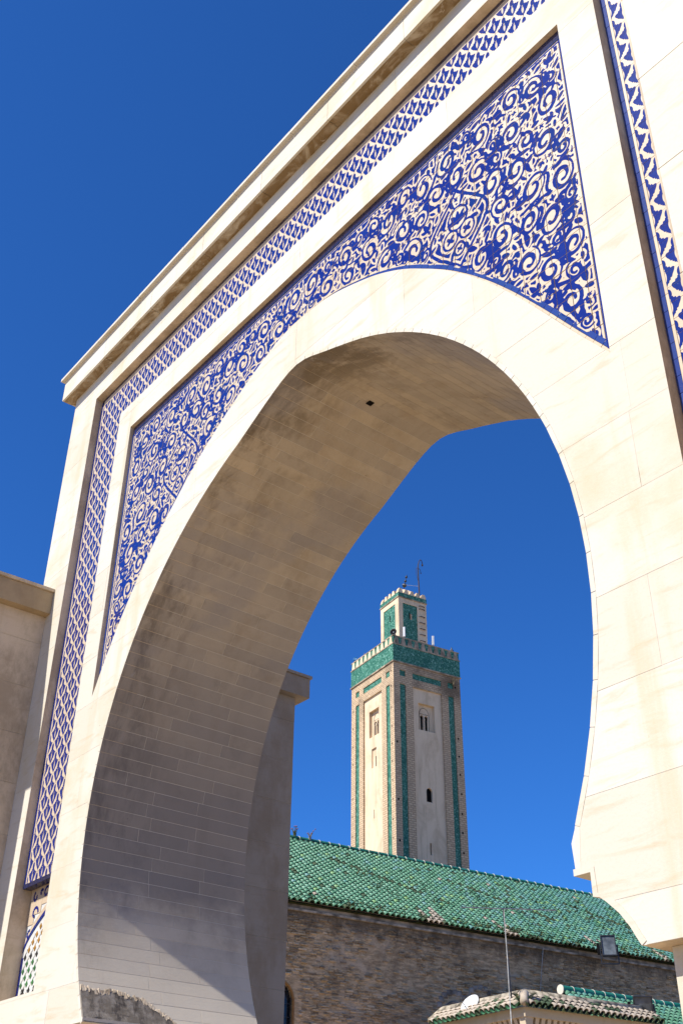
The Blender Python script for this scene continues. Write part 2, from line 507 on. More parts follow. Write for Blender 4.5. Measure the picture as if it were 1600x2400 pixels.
# arch lining: courses of thin stones
def arclen(poly):
    L = [0.]
    for i in range(1, len(poly)): L.append(L[-1] + math.dist(poly[i], poly[i-1]))
    return np.array(L)
def lining(poly, step, seed, dens=True):
    rr = random.Random(seed)
    L = arclen(poly); P = np.array(poly); O = np.array(offset(poly, .075))
    n = max(1, round(L[-1] / step)); st = L[-1] / n
    for k in range(n):
        a, b = k * st + .0055, (k + 1) * st - .0055
        q = [(np.interp(s, L, P[:, 0]), np.interp(s, L, P[:, 1])) for s in (a, b)]
        o = [(np.interp(s, L, O[:, 0]), np.interp(s, L, O[:, 1])) for s in (a, b)]
        y = 9.9985; ys = [y]
        if dens:
            y = 10 + rr.uniform(.7, 2.0)
            while y < 13.3: ys.append(y); y += rr.uniform(1.1, 2.1)
        ys.append(14.006)
        for i in range(len(ys) - 1):
            y0 = ys[i] + (.0055 if i else 0); y1 = ys[i+1] - (.0055 if i < len(ys) - 2 else 0)
            d = rr.uniform(-.0022, .0004)
            nx, nz = o[0][0] - q[0][0], o[0][1] - q[0][1]; l = math.hypot(nx, nz); nx, nz = nx / l * d, nz / l * d
            c = [(q[0][0] + nx, q[0][1] + nz), (q[1][0] + nx, q[1][1] + nz), o[1], o[0]]
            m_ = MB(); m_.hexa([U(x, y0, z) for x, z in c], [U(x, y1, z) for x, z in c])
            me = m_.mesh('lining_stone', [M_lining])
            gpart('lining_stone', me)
            if i == 0:   # the light arris band on the facade side
                m_ = MB(); y2 = y0 - .0012
                m_.hexa([U(x, y2, z) for x, z in c], [U(x, y0 - .0002, z) for x, z in c])
                gpart('arris_stone', m_.mesh('arris_stone', [M_facade]))
lining(PL, .28, 3)
lining(PR[::-1][:48], .28, 4)
lining(PR[::-1][47:], .56, 5, False)
# springing blocks under the arch: faces of the stepped brackets
for poly in ([PL[0]] + BRK_L, [(-8.33, 3.39)] + brk):
    m_ = MB()
    sg = 1 if poly[0][0] > CX else -1
    pts = offset(poly, .0765 * (1 if sg > 0 else -1))
    for i in range(len(poly) - 1):
        c = [poly[i], poly[i+1], pts[i+1], pts[i]]
        if sg > 0: c = c[::-1]
        m_.hexa([U(x, 9.994, z) for x, z in c], [U(x, 14.004, z) for x, z in c])
    gpart('springing_bracket', m_.mesh('springing_bracket', [M_facade]))
# dark square recess in the soffit
# (placed on the left half of the vault near the crown)
vx, vz, vy = PL[52][0], PL[52][1], 11.95

# piers below the springing, set back from the facade
for sg in (-1, 1):
    xi = CX + sg * 6.92 if sg > 0 else CX - 6.92 - .1; xo = XO1 - .02 if sg > 0 else XO0 + .02
    x0, x1 = min(xi, xo), max(xi, xo)
    zs = [-3.3, -2.1, -.9, .3, 1.5, 2.52]
    core = MB(); core.box(U(x0 + .01, 10.28, -3.3), U(x1 - .01, 13.75, 2.52)); gpart('pier_core', core.mesh('pier_core', [M_mortar]))
    for r in range(5):
        xs = [x0, x0 + (1.9 if r % 2 else 1.2), x0 + 3.4, x1]
        for i in range(3):
            m_ = MB(); m_.box(U(xs[i] + .004, 10.27, zs[r] + .004), U(xs[i+1] - .004, 10.29, zs[r+1] - .004)); gpart('pier_stone', m_.mesh('pier_stone', [M_facade]))
        ya = [10.27, 11.6, 12.7, 13.76]
        for i in range(3):
            xx = xi; m_ = MB()
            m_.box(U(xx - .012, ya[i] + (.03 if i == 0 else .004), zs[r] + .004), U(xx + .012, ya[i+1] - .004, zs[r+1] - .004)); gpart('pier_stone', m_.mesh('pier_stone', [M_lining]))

# cornice: fascia stones, stained soffit, coping
def corn_run(a, b, fixed, axis):
    pass
O1, O2 = .325, .44
n = 9; xs = np.linspace(XO0 - O1, XO1 + O1, n + 1)
core = MB(); core.box(U(XO0 - O1 + .02, 10 - O1 + .02, 21.2), U(XO1 + O1 - .02, 14 + O1 - .02, 21.93)); gpart('cornice_core', core.mesh('cornice_core', [M_mortar]))
for i in range(n):
    a, b = xs[i] + (.005 if i else 0), xs[i+1] - (.005 if i < n - 1 else 0)
    m_ = MB(); m_.box(U(a, 10 - O1, 21.186), U(b, 10 - O1 + .06, 21.92)); gpart('cornice_fascia', m_.mesh('cornice_fascia', [M_facade]))
    m_ = MB(); m_.box(U(a + .002, 10 - O1 + .062, 21.18), U(b - .002, 9.998, 21.198)); gpart('cornice_soffit', m_.mesh('cornice_soffit', [M_soffit]))
for i in range(10):
    xs2 = np.linspace(XO0 - O2, XO1 + O2, 11); dz = random.uniform(-.006, .006)
    m_ = MB(); m_.box(U(xs2[i] + .006, 10 - O2, 21.955 + dz), U(xs2[i+1] - .006, 14 + O2, 22.045 + dz)); gpart('coping_stone', m_.mesh('coping_stone', [M_facade]))
m_ = MB(); m_.box(U(XO0 - O2 + .1, 10 - O2 + .1, 21.91), U(XO1 + O2 - .1, 14 + O2 - .1, 21.96)); gpart('coping_bed', m_.mesh('coping_bed', [M_mortar]))
for xx, sg in ((XO0, -1), (XO1, 1)):
    for i in range(2):
        ya = (10.0 if i == 0 else 12.2); yb = (12.19 if i == 0 else 14 + O1 - .03)
        m_ = MB(); a, b = sorted((xx + sg * O1, xx + sg * (O1 - .06))); m_.box(U(a, ya, 21.186), U(b, yb, 21.92)); gpart('cornice_fascia', m_.mesh('cornice_fascia', [M_facade]))
        a, b = sorted((xx + sg * (O1 - .062), xx + sg * .003)); m_ = MB(); m_.box(U(a, ya + .002, 21.18), U(b, yb, 21.198)); gpart('cornice_soffit', m_.mesh('cornice_soffit', [M_soffit]))

# ------------------------------------------------------------------ tile work
def march(F, x0, z0, dx, dz, mbx, conv, y, mi):
    """polygons of F>0 on a grid, appended to an MB"""
    nx, nz = F.shape[0] - 1, F.shape[1] - 1
    V = []; idx = {}
    def vert(key):
        if key in idx: return idx[key]
        k, i, j = key
        if k == 0: x, z = x0 + i*dx, z0 + j*dz
        elif k == 1: a, b = F[i, j], F[i+1, j]; x, z = x0 + (i + a/(a-b))*dx, z0 + j*dz
        else: a, b = F[i, j], F[i, j+1]; x, z = x0 + i*dx, z0 + (j + a/(a-b))*dz
        idx[key] = len(V); V.append(conv(x, y, z)); return idx[key]
    S = F > 0; fs = []
    for j in range(nz):
        run = None
        for i in range(nx + 1):
            full = i < nx and S[i, j] and S[i+1, j] and S[i, j+1] and S[i+1, j+1]
            if full:
                if run is None: run = i
                continue
            if run is not None:
                fs.append((vert((0, run, j)), vert((0, i, j)), vert((0, i, j+1)), vert((0, run, j+1)))); run = None
            if i == nx: break
            cs = ((i, j), (i+1, j), (i+1, j+1), (i, j+1)); sg = [S[c] for c in cs]
            if not any(sg): continue
            poly = []
            for k in range(4):
                if sg[k]: poly.append(vert((0,) + cs[k]))
                if sg[k] != sg[(k+1) % 4]:
                    (a, b), (c2, d) = cs[k], cs[(k+1) % 4]
                    poly.append(vert((1, min(a, c2), b) if b == d else (2, a, min(b, d))))
            if len(poly) > 2: fs.append(tuple(poly))
    mbx.add(V, fs, mi)

# --- the scrollwork of the spandrel as a height field
H = .294 / 18
SX0, SZ0 = -21.71, 9.95
TS = .294                                             # tile side = 12 cells
NXT, NZT = 51, 27
nxg, nzg = NXT * 18 + 1, NZT * 18 + 1
FX = np.full((nxg, nzg), -1.0, np.float32)
def stamp(xa, za, ra, xb, zb, rb, carve=False):
    rm = max(ra, rb) + (.06 if carve else .30)
    i0 = max(0, int((min(xa, xb) - rm - SX0) / H)); i1 = min(nxg, int((max(xa, xb) + rm - SX0) / H) + 2)
    j0 = max(0, int((min(za, zb) - rm - SZ0) / H)); j1 = min(nzg, int((max(za, zb) + rm - SZ0) / H) + 2)
    if i0 >= i1 or j0 >= j1: return
    X = SX0 + np.arange(i0, i1)[:, None] * H; Z = SZ0 + np.arange(j0, j1)[None, :] * H
    dx, dz = xb - xa, zb - za; L2 = dx*dx + dz*dz + 1e-9
    tt = np.clip(((X - xa)*dx + (Z - za)*dz) / L2, 0, 1)
    d = ra + (rb - ra) * tt - np.hypot(X - xa - tt*dx, Z - za - tt*dz)
    w = FX[i0:i1, j0:j1]
    if carve: np.minimum(w, -d, out=w)
    else: np.maximum(w, d, out=w)
def stroke(pts, rs, carve=False):
    for i in range(len(pts) - 1): stamp(*pts[i], rs[i], *pts[i+1], rs[i+1], carve)
def fval(x, z):
    i = int(round((x - SX0) / H)); j = int(round((z - SZ0) / H))
    return FX[min(max(i, 0), nxg - 1), min(max(j, 0), nzg - 1)]
def leaf(x, z, a, L, W, bend=0., carve=False):
    """tapered almond from (x,z) in direction a"""
    n = 10; pts = []; rs = []
    for k in range(n + 1):
        u = k / n; aa = a + bend * u
        if k: x += math.cos(aa) * L / n; z += math.sin(aa) * L / n
        pts.append((x, z)); rs.append(max(.004, W * math.sin(math.pi * min(1, u * .92 + .06)) ** .8))
    stroke(pts, rs, carve); return x, z
def trefoil(x, z, a, s):
    leaf(x, z, a, .30*s, .055*s); leaf(x, z, a + 1.0, .22*s, .05*s, -.5); leaf(x, z, a - 1.0, .22*s, .05*s, .5)
    leaf(x, z, a + math.pi, .12*s, .03*s)
def volute(x, z, rad, a0, hand, rr):
    # outer ring, open; a heavy crescent curls inside it round a bare oval
    n = 26; tilt = rr.uniform(-.6, .6); ec = rr.uniform(1.08, 1.32); ct, st_ = math.cos(tilt), math.sin(tilt)
    n = 44; sw = rr.uniform(8.6, 10.2); pts = []; rs = []
    for k in range(n + 1):
        u = k / n; th = a0 + hand * sw * u; q = rad * (1.0 - .74 * u ** .9)
        ex_, ez_ = q * math.cos(th) * .92, q * math.sin(th) * ec * .98
        pts.append((x + ex_ * ct - ez_ * st_, z + ex_ * st_ + ez_ * ct)); rs.append(.018 + .115 * rad * math.sin(math.pi * u ** 1.25) ** 1.6 + (.05 * rad if u > .93 else 0))
    stroke(pts, rs)
    if rr.random() < .5:
        k = int(n * rr.uniform(.45, .6)); leaf(*pts[k], a0 + hand * (sw * k / n + .9), .5 * rad, .10 * rad, hand * .9)
    # leaves thrown off the outside
    for q in (rr.uniform(.3, 1.2), rr.uniform(2.4, 3.4), rr.uniform(4.2, 5.0)):
        th = a0 + hand * q
        leaf(x + rad * math.cos(th) * .95, z + rad * math.sin(th) * 1.15, th + hand * rr.uniform(.3, 1.0), rr.uniform(.15, .26), rr.uniform(.035, .055), hand * rr.uniform(-.9, .9))
rr = random.Random(11)
ZTOP = 17.40
MED = [(-3.42 + 0, 14.95)]
mx, mz = 4.70, 15.05                                  # medallion offset from the axis
centres = []
def half(ins):
    """build for the right half, mirrored by the caller"""
    return ins
def free(x, z, rad):
    w = abs(x)
    if w + rad * .95 > 7.36: return False
    if z + rad * 1.2 > ZTOP: return False
    for k in range(8):
        th = k * math.pi / 4; xx, zz = x + rad * math.cos(th), z + rad * 1.15 * math.sin(th)
        if zz < ext(-14.23 + xx) + .13: return False
    if math.hypot((x - mx) / 1.0, (z - mz) / 1.28) < .66 + rad * .9: return False
    return all(math.hypot((x - a) / .95, (z - b) / 1.17) > (rad + r2) * .985 for a, b, r2 in centres)
for rad in (.29, .26, .23, .20, .175, .15):
    for _ in range(2200):
        x = rr.uniform(.02, 7.3); z = rr.uniform(10.3, 17.3)
        if x < rad * 1.02: continue
        if free(x, z, rad): centres.append((x, z, rad))
ops = []
for (x, z, rad) in centres: ops.append((x, z, rad, rr.uniform(0, 6.28), rr.choice((-1, 1)), rr.randint(0, 1 << 30)))
for sgn in (1, -1):
    for (x, z, rad, a0, hd, sd) in ops:
        a = a0 if sgn > 0 else math.pi - a0
        volute(-14.23 + sgn * x, z, rad, a, hd * sgn, random.Random(sd))
    # medallion: ogee frame with four rosettes and a palmette
    cx, cz = -14.23 + sgn * mx, mz
    for sc, w in ((.74, .034),):
        for sd in (1, -1):
            pts = []
            for k in range(25):
                u = k / 24; zz = -1.32 + 2.64 * u
                ww = .86 * (math.sin(math.pi * u) ** 1.15) * (1 + .16 * math.sin(math.pi * u) ** 4)
                pts.append((cx + sd * ww * sc, cz + zz * sc))
            stroke(pts, [w] * 25)
    for (ox, oz, rd) in ((-.21, -.16, .185), (.21, -.16, .185), (0, .26, .24), (0, -.52, .13)):
        n = 22; stroke([(cx + ox + rd * math.cos(6.283*k/n), cz + oz + 1.15 * rd * math.sin(6.283*k/n)) for k in range(n+1)], [.024] * (n+1))
        for k in range(4):
            leaf(cx + ox, cz + oz, k * math.pi/2 + .78 * (oz < .2), rd * .66, rd * .2)
    for k in range(5): leaf(cx, cz + .14, math.pi/2 + (k - 2) * .55, .30, .05, (k - 2) * .1)
    for sd in (1, -1):
        leaf(cx + sd * .07, cz + .55, math.pi/2 - sd * .7, .36, .045, sd * .9); leaf(cx + sd * .1, cz - .45, -math.pi/2 + sd * .9, .30, .04, -sd * 1.0)
        leaf(cx, cz + .97, math.pi/2 - sd * .5, .3, .05, -sd * .9); leaf(cx, cz - .97, -math.pi/2 + sd * .5, .3, .05, sd * .9)
# stems joining neighbouring volutes, then leaves in what is still bare
r2 = random.Random(5)
for sgn in (1, -1):
    for i, (x, z, rad) in enumerate(centres):
        nb = sorted((math.hypot(x - a, z - b), a, b, q) for a, b, q in centres if (a, b) != (x, z))[:2]
        for d, a, b, q in nb:
            if d > 1.15: continue
            th = math.atan2(b - z, a - x); off = .7
            p0 = (x + rad * math.cos(th + off), z + rad * 1.15 * math.sin(th + off)); p1 = (a - q * math.cos(th + off), b - q * 1.15 * math.sin(th + off))
            pts = []; rs = []
            for k in range(11):
                u = k / 10; h = u * u * (3 - 2 * u)
                pts.append((-14.23 + sgn * (p0[0] + (p1[0] - p0[0]) * u + .05 * math.sin(6.28 * u)), p0[1] + (p1[1] - p0[1]) * h)); rs.append(.016 + .024 * math.sin(math.pi * u))
            stroke(pts, rs)
for size in (1.0, .8, .62, .50, .40, .32):
    for _ in range(2600):
        x = r2.uniform(-7.3, 7.3); z = r2.uniform(10.2, ZTOP - .05); need = .150 * size
        w = abs(x)
        if w > 7.30: continue
        X = -14.23 + x
        if z < ext(X) + .2 or fval(X, z) > -need: continue
        if r2.random() < .4: trefoil(X, z - .05, r2.uniform(0, 6.28), size * .95)
        else: leaf(X - .08 * size, z - .1 * size, r2.uniform(.3, 2.8), .38 * size, .082 * size, r2.uniform(-1.4, 1.4))
# what is still bare between the stems is filled, leaving a cream line of even width round every stem
Xg = SX0 + np.arange(nxg)[:, None] * H; Zg = SZ0 + np.arange(nzg)[None, :] * H
hole_ = np.full(FX.shape, 1.0, np.float32)
for sgn in (1, -1):
    for (x, z, rad) in centres:
        cx_ = -14.23 + sgn * x
        hole_ = np.minimum(hole_, np.hypot((Xg - cx_) / .92, (Zg - z) / 1.16) - rad * .86)
    for (ox, oz, rd) in ((-.21, -.16, .185), (.21, -.16, .185), (0, .26, .24), (0, -.52, .13)):
        hole_ = np.minimum(hole_, np.hypot(Xg + 14.23 - sgn * mx - ox, (Zg - mz - oz) / 1.15) - rd * .98)
inl = np.minimum(-FX - .046, hole_)
FX = np.maximum(FX, np.minimum(inl, .06))
# cream leaves cut into the heavier masses
for size in (1.2, .9, .7):
    for _ in range(3500):
        x = r2.uniform(-21.5, -6.9); z = r2.uniform(10.3, 17.35)
        if fval(x, z) < .045: continue
        i_ = int((x - SX0) / H); j_ = int((z - SZ0) / H); q_ = int(.07 * size / H)
        w_ = FX[max(0, i_-q_):i_+q_+1, max(0, j_-q_):j_+q_+1]
        if (w_ > 0).mean() < .93: continue
        leaf(x, z, r2.uniform(0, 6.28), .22 * size, .026 * size, r2.uniform(-1.3, 1.3), True)
# border lines
extg = np.interp(Xg[:, 0], _gx, _gs)[:, None]
clear = np.minimum.reduce([np.broadcast_to(17.41 - Zg, FX.shape), np.broadcast_to(Xg + 21.50, FX.shape), np.broadcast_to(-6.90 - Xg, FX.shape), (Zg - extg - .19) * .8])
FX = np.minimum(FX, clear)
FX = np.maximum(FX, np.broadcast_to(.022 - np.abs(Zg - 17.455), FX.shape))
FX = np.maximum(FX, np.broadcast_to(.018 - np.abs(Xg + 21.56), FX.shape))
print('blue share', float((FX[(clear > 0)] > 0).mean()))
FX = FX + .005 * np.sin(Xg * 31 + 3 * np.sin(Zg * 13)) * np.sin(Zg * 27)

back = MB()
vsS, trS = region([(x, z) for x, z in SPAN], [])
extrude_mb(back, vsS, trS, 10 + DP + .012, 10 + DP + .03, True, False)
gpart('spandrel_bed', back.mesh('spandrel_bed', [M_grout]))
def clip_tile(x0, x1, z0, z1):
    """tile outline above the arch border, or None"""
    x0c, x1c = max(x0, -21.62), min(x1, -6.86)
    z1c = min(z1, 17.49)
    if x1c - x0c < .03 or z1c - z0 < .03: return None
    xs = np.linspace(x0c, x1c, 5)
    lo = [max(z0, ext(x) + .155) for x in xs]
    if min(lo) >= z1c - .02: return None
    pts = [(x, l) for x, l in zip(xs, lo) if l < z1c - .004]
    if len(pts) < 2: return None
    if all(abs(l - z0) < 1e-6 for _, l in pts): pts = [pts[0], pts[-1]]
    return pts + [(pts[-1][0], z1c), (pts[0][0], z1c)]
def prism(mbx, poly, y0, y1, mi=0):
    n = len(poly); V = [U(x, y0, z) for x, z in poly] + [U(x, y1, z) for x, z in poly]
    mbx.add(V, [tuple(range(n))] + [((i+1) % n, i, i + n, (i+1) % n + n) for i in range(n)], mi)
tiles = []
for ti in range(NXT):
    for tj in range(NZT):
        x0, z0 = SX0 + ti * TS, SZ0 + tj * TS
        poly = clip_tile(x0 + .006, x0 + TS - .006, z0 + .006, z0 + TS - .006)
        if poly is None: continue
        sub = FX[ti*18:ti*18+19, tj*18:tj*18+19].copy()
        d2 = (x0 + TS/2) ** 2 + 100 + (z0) ** 2
        tiles.append((d2, x0, z0, poly, sub))
tiles.sort(key=lambda q: q[0])
stuff = MB()
for k, (d2, x0, z0, poly, sub) in enumerate(tiles):
    m_ = MB() if k < 300 else stuff
    dy = RNG.uniform(-.003, .003)
    prism(m_, poly, 10 + DP + dy, 10 + DP + .02, 0)
    e = .006; s2 = (TS - 2 * e) / TS
    march(sub, x0 + e, z0 + e, H * s2, H * s2, m_, U, 10 + DP + dy - .0022, 1)
    if k < 300: gpart('spandrel_tile', m_.mesh('spandrel_tile', [M_cream, M_blue]))
gpart('spandrel_tile', stuff.mesh('spandrel_tile', [M_cream, M_blue]), 'stuff')

# border tiles round the spandrel
def quad_tile(pts, y, mat, name, th=.02):
    m_ = MB(); prism(m_, pts, y, y + th); gpart(name, m_.mesh(name, [mat]))
g = .004
x = -21.71
while x < -6.80:
    x1 = min(x + .295, -6.76); quad_tile([(x + g, 17.515), (x1 - g, 17.515), (x1 - g, 17.745), (x + g, 17.745)], 10 + DP - .001, M_dark_navy, 'border_tile'); x = x1
z = 10.35
while z < 17.48:
    z1 = min(z + .294, 17.50)
    quad_tile([(-6.845, z + g), (-6.756, z + g), (-6.756, z1 - g), (-6.845, z1 - g)], 10 + DP - .001, M_blue, 'border_tile')
    quad_tile([(-21.705, z + g), (-21.635, z + g), (-21.635, z1 - g), (-21.705, z1 - g)], 10 + DP - .001, M_blue_edge, 'border_tile'); z = z1
LX = arclen(EXTR); PE = np.array(EXTR)
def off_ext(s, d):
    x_, z_ = np.interp(s, LX, PE[:, 0]), np.interp(s, LX, PE[:, 1])
    a = (np.interp(s - .05, LX, PE[:, 0]), np.interp(s - .05, LX, PE[:, 1])); b = (np.interp(s + .05, LX, PE[:, 0]), np.interp(s + .05, LX, PE[:, 1]))
    tx, tz = b[0] - a[0], b[1] - a[1]; l = math.hypot(tx, tz) or 1
    return (x_ - tz / l * d, z_ + tx / l * d)
s = .35; sE = LX[-1] - .15
while s < sE:
    s1 = min(s + .21, sE)
    for (d0, d1, mt, nm) in ((.052, .135, M_blue_edge, 'arch_border_tile'), (.004, .046, M_cream, 'arch_edge_tile')):
        quad_tile([off_ext(s + g, d0), off_ext(s1 - g, d0), off_ext(s1 - g, d1), off_ext(s + g, d1)], 10 + DP - .001 + random.uniform(-.003, .003), mt, nm)
    s = s1

# --- step-and-shoulder tiles of the outer band
TA, TB = .24, .28
half_out = [(0,.25),(.022,.235),(.040,.20),(.046,.16),(.042,.125),(.030,.10),(.055,.10),(.055,.062),(.098,.062),(.098,.028),(.150,.028),(.170,.005),(.152,-.045),(.118,-.098),(.105,-.135),(.076,-.135),(.076,-.172),(.047,-.172),(.047,-.205),(.020,-.215),(0,-.255)]
MOT = half_out + [(-x, z) for x, z in half_out[-2:0:-1]]
def poly_sdf(X, Z, poly):
    d = np.full(X.shape, 9.); ins = np.zeros(X.shape, bool)
    n = len(poly)
    for i in range(n):
        (x0, z0), (x1, z1) = poly[i], poly[(i+1) % n]
        ex, ez = x1 - x0, z1 - z0; tt = np.clip(((X-x0)*ex + (Z-z0)*ez) / (ex*ex + ez*ez + 1e-12), 0, 1)
        d = np.minimum(d, np.hypot(X-x0-tt*ex, Z-z0-tt*ez))
        c1 = (z0 > Z) != (z1 > Z)
        with np.errstate(divide='ignore', invalid='ignore'): ins ^= c1 & (X < (x1-x0)*(Z-z0)/(z1-z0) + x0)
    return np.where(ins, d, -d)
NC = 18
def band_tile_mesh(par, wfrac=1.0):
    nx = max(2, int(round(NC * wfrac)))
    X, Z = np.meshgrid(np.linspace(0, TA * wfrac, nx + 1), np.linspace(0, TB, NC + 1), indexing='ij')
    F = np.full(X.shape, -9.)
    for i in (0, 1):
        for j in (0, 1):
            if (i + j) % 2 != par: continue
            mxx, mzz = X - i * TA, Z - j * TB
            f = poly_sdf(mxx, mzz, MOT) + .003
            lens = .024 - np.abs(mxx) - .024 * ((mzz + .07) / .11) ** 2            # pale spindle in the heart of the motif
            dia = .016 - np.abs(mxx) - np.abs(mzz - .052) * .7
            f = np.minimum(f, -np.maximum(lens, dia))
            F = np.maximum(F, f)
    m_ = MB()
    e = .003
    c3 = lambda x, y, z: (x * .5, y * .5, z * .5)
    pts = [(e, e), (TA * wfrac - e, e), (TA * wfrac - e, TB - e), (e, TB - e)]
    V = [c3(x, 0, z) for x, z in pts] + [c3(x, .02, z) for x, z in pts]
    m_.add(V, [(0,1,2,3)] + [((i+1) % 4, i, i + 4, (i+1) % 4 + 4) for i in range(4)], 0)
    march(F, e, e, (TA * wfrac - 2*e) / nx, (TB - 2*e) / NC, m_, c3, -.0022, 1)
    return m_
BX, BZ = -24.15, 20.045
kinds = {(p_, w_): band_tile_mesh(p_, w_) for p_ in (0, 1) for w_ in (1.0, .5)}
kmesh = {k: v.mesh('band_tile', [M_cream, M_blue]) for k, v in kinds.items()}
cells = []
ncol = int((-4.2 - BX) / TA) + 1
for i in range(ncol):
    for j in range(0, 50):
        x0, z0 = BX + i * TA, BZ - (j + 1) * TB
        inL = x0 + TA <= -22.46 + .02
        inT = z0 >= 18.64 - .05 and x0 < -4.25
        inR = x0 >= -5.84
        if not (inL or inT or inR) or z0 < 6.30: continue
        if inR and z0 < 18.5: x0 -= .16
        cells.append((x0 ** 2 + 105 + z0 ** 2, x0, z0, (i + j) % 2))
cells.sort()
stuff = MB()
for k, (d2, x0, z0, par) in enumerate(cells):
    ox, oy, oz = U(x0, 10 + DS + float(RNG.uniform(-.003, .003)), z0)
    if k < 300:
        o = link('band_tile', kmesh[(par, 1.0)], gate); o.matrix_parent_inverse = GI; o.location = (ox, oy, oz)
    else:
        kd = kinds[(par, 1.0)]; b = len(stuff.v)
        stuff.v += [(x_ + ox, y_ + oy, z_ + oz) for x_, y_, z_ in kd.v]; stuff.f += [tuple(q + b for q in f) for f in kd.f]; stuff.m += kd.m
gpart('band_tile', stuff.mesh('band_tile', [M_cream, M_blue]), 'stuff')
bed = MB()
for a, b in (((-24.31, 6.42), (-22.45, 18.64)), ((-24.31, 18.641), (-4.19, 20.32)), ((-5.99, 3.9), (-4.19, 18.64))):
    bed.box(U(a[0], 10 + DS + .014, a[1]), U(b[0], 10.52, b[1]))
gpart('band_bed', bed.mesh('band_bed', [M_grout]))
def border_run(vertical, fix, d0, a, b, mat_, nm, step=TB, dep=DS):
    q = a
    while q < b - .02:
        q1 = min(q + step, b)
        pts = [(fix, q + g), (fix + d0, q + g), (fix + d0, q1 - g), (fix, q1 - g)] if vertical else [(q + g, fix), (q1 - g, fix), (q1 - g, fix + d0), (q + g, fix + d0)]
        quad_tile(pts, 10 + dep - .001 + random.uniform(-.002, .002), mat_, nm); q = q1
border_run(True, -24.295, .09, 6.42, 20.20, M_blue, 'band_border_tile')
border_run(True, -24.200, .046, 6.42, 20.05, M_cream, 'band_edge_tile', TB * 2)
border_run(True, -5.975, .09, 4.0, 18.63, M_blue_edge, 'band_border_tile')
border_run(True, -5.880, .046, 4.0, 18.63, M_cream, 'band_edge_tile', TB * 2)
border_run(False, 20.205, .10, -24.29, -4.22, M_dark_navy, 'band_border_tile', .29)
border_run(False, 20.05, .15, -24.15, -4.22, M_cream, 'band_edge_tile', .58)
# navy sill under the left band and the panel below it
sill = MB()
q = -24.29
while q < -22.5:
    q1 = min(q + .29, -22.47)
    m_ = MB(); m_.box(U(q + g, 10 + DS - .012, 6.32), U(q1 - g, 10.40, 6.415)); gpart('sill_tile', m_.mesh('sill_tile', [M_dark_navy])); q = q1

# --- small zellige panel in the deep niche
zp = MB()
PX0, PX1, PZ0, PZ1 = -24.29, -22.46, 4.02, 6.34
YP = 10 + DL
zp.box(U(PX0, YP, PZ0 - .1), U(PX1, 10.52, PZ1)); 
gpart('niche_bed', zp.mesh('niche_bed', [M_zwhite]))
def zpiece(buf, pts, y, mi): prism(buf, pts, y, y + .02, mi)
zz = MB()
def archz(x):                                          # rising edge of the tiled arch field
    u = (x - PX0) / (PX1 - PX0)
    return 4.95 + 1.15 * u ** .62
SQ = .142
ni = int((PX1 - PX0 - .09) / SQ)
for i in range(ni + 1):
    for j in range(20):
        cx2 = PX0 + .10 + (i + .5) * SQ; cz2 = PZ0 + .08 + (j + .5) * SQ
        if cz2 + SQ * .5 > archz(cx2) - .02 or cx2 + SQ * .5 > PX1: continue
        h = SQ * .5 - .003
        bandc = int((j + .2) // 5) % 3
        colr = (1, 3, 2)[bandc] if (j % 5) else 2
        kind = (i + j) % 2
        if kind == 0:
            zpiece(zz, [(cx2 + h * .98 * math.cos(q), cz2 + h * .98 * math.sin(q)) for q in np.arange(6) * math.pi / 3 + .52], YP - .012, 0)
        else:
            if (i + 2 * j) % 4 == 1 and j % 5 == 0:
                w2 = h * .34
                for a2 in (.785, 2.356):
                    ca, sa = math.cos(a2), math.sin(a2)
                    zpiece(zz, [(cx2 + ca * u2 * h * 1.1 - sa * v2 * w2, cz2 + sa * u2 * h * 1.1 + ca * v2 * w2) for u2, v2 in ((-1,-1),(1,-1),(1,1),(-1,1))], YP - .012 - (.002 if a2 > 1 else 0), 2)
            elif (i % 4) == 1 and j % 5 == 3:
                zpiece(zz, [(cx2 + h * 1.0 * math.cos(q), cz2 + h * 1.0 * math.sin(q)) for q in np.arange(8) * math.pi / 4], YP - .012, colr)
            else:
                zpiece(zz, [(cx2, cz2 - h), (cx2 + h * .86, cz2), (cx2, cz2 + h), (cx2 - h * .86, cz2)], YP - .012, colr)
gpart('zellige_mosaic', zz.mesh('zellige_mosaic', [M_zwhite, M_zgreen, M_zblack, M_zochre]), 'stuff')
# cream spandrel of the niche with its blue arch band and scrolls
n = 14; xs = np.linspace(PX0 + .01, PX1 - .005, n + 1)
for i in range(n):
    a, b = xs[i] + .002, xs[i+1] - .002
    quad_tile([(a, archz(a)), (b, archz(b)), (b, archz(b) + .10), (a, archz(a) + .10)], YP - .014, M_blue, 'niche_border_tile')
    quad_tile([(a, archz(a) + .104), (b, archz(b) + .104), (b, min(PZ1, archz(b) + .22)), (a, min(PZ1, archz(a) + .22))], YP - .012, M_cream, 'niche_field_tile')
for i in range(6):
    for j in range(5):
        a, b = PX0 + .01 + i * .305, PX0 + .01 + i * .305 + .30; lo = max(archz(b) + .225, PZ1 - (j + 1) * .29); hi = PZ1 - j * .29 - .005
        if hi - lo > .02: quad_tile([(a, lo), (b, lo), (b, hi), (a, hi)], YP - .012, M_cream, 'niche_field_tile')
nf = MB()
def nleaf(pts, w):
    for i in range(len(pts) - 1):
        (xa, za), (xb, zb) = pts[i], pts[i+1]; l = math.hypot(xb - xa, zb - za); nx_, nz_ = -(zb - za) / l * w, (xb - xa) / l * w
        prism(nf, [(xa - nx_, za - nz_), (xb - nx_, zb - nz_), (xb + nx_, zb + nz_), (xa + nx_, za + nz_)], YP - .016 - .001 * (i % 3), YP - .012)
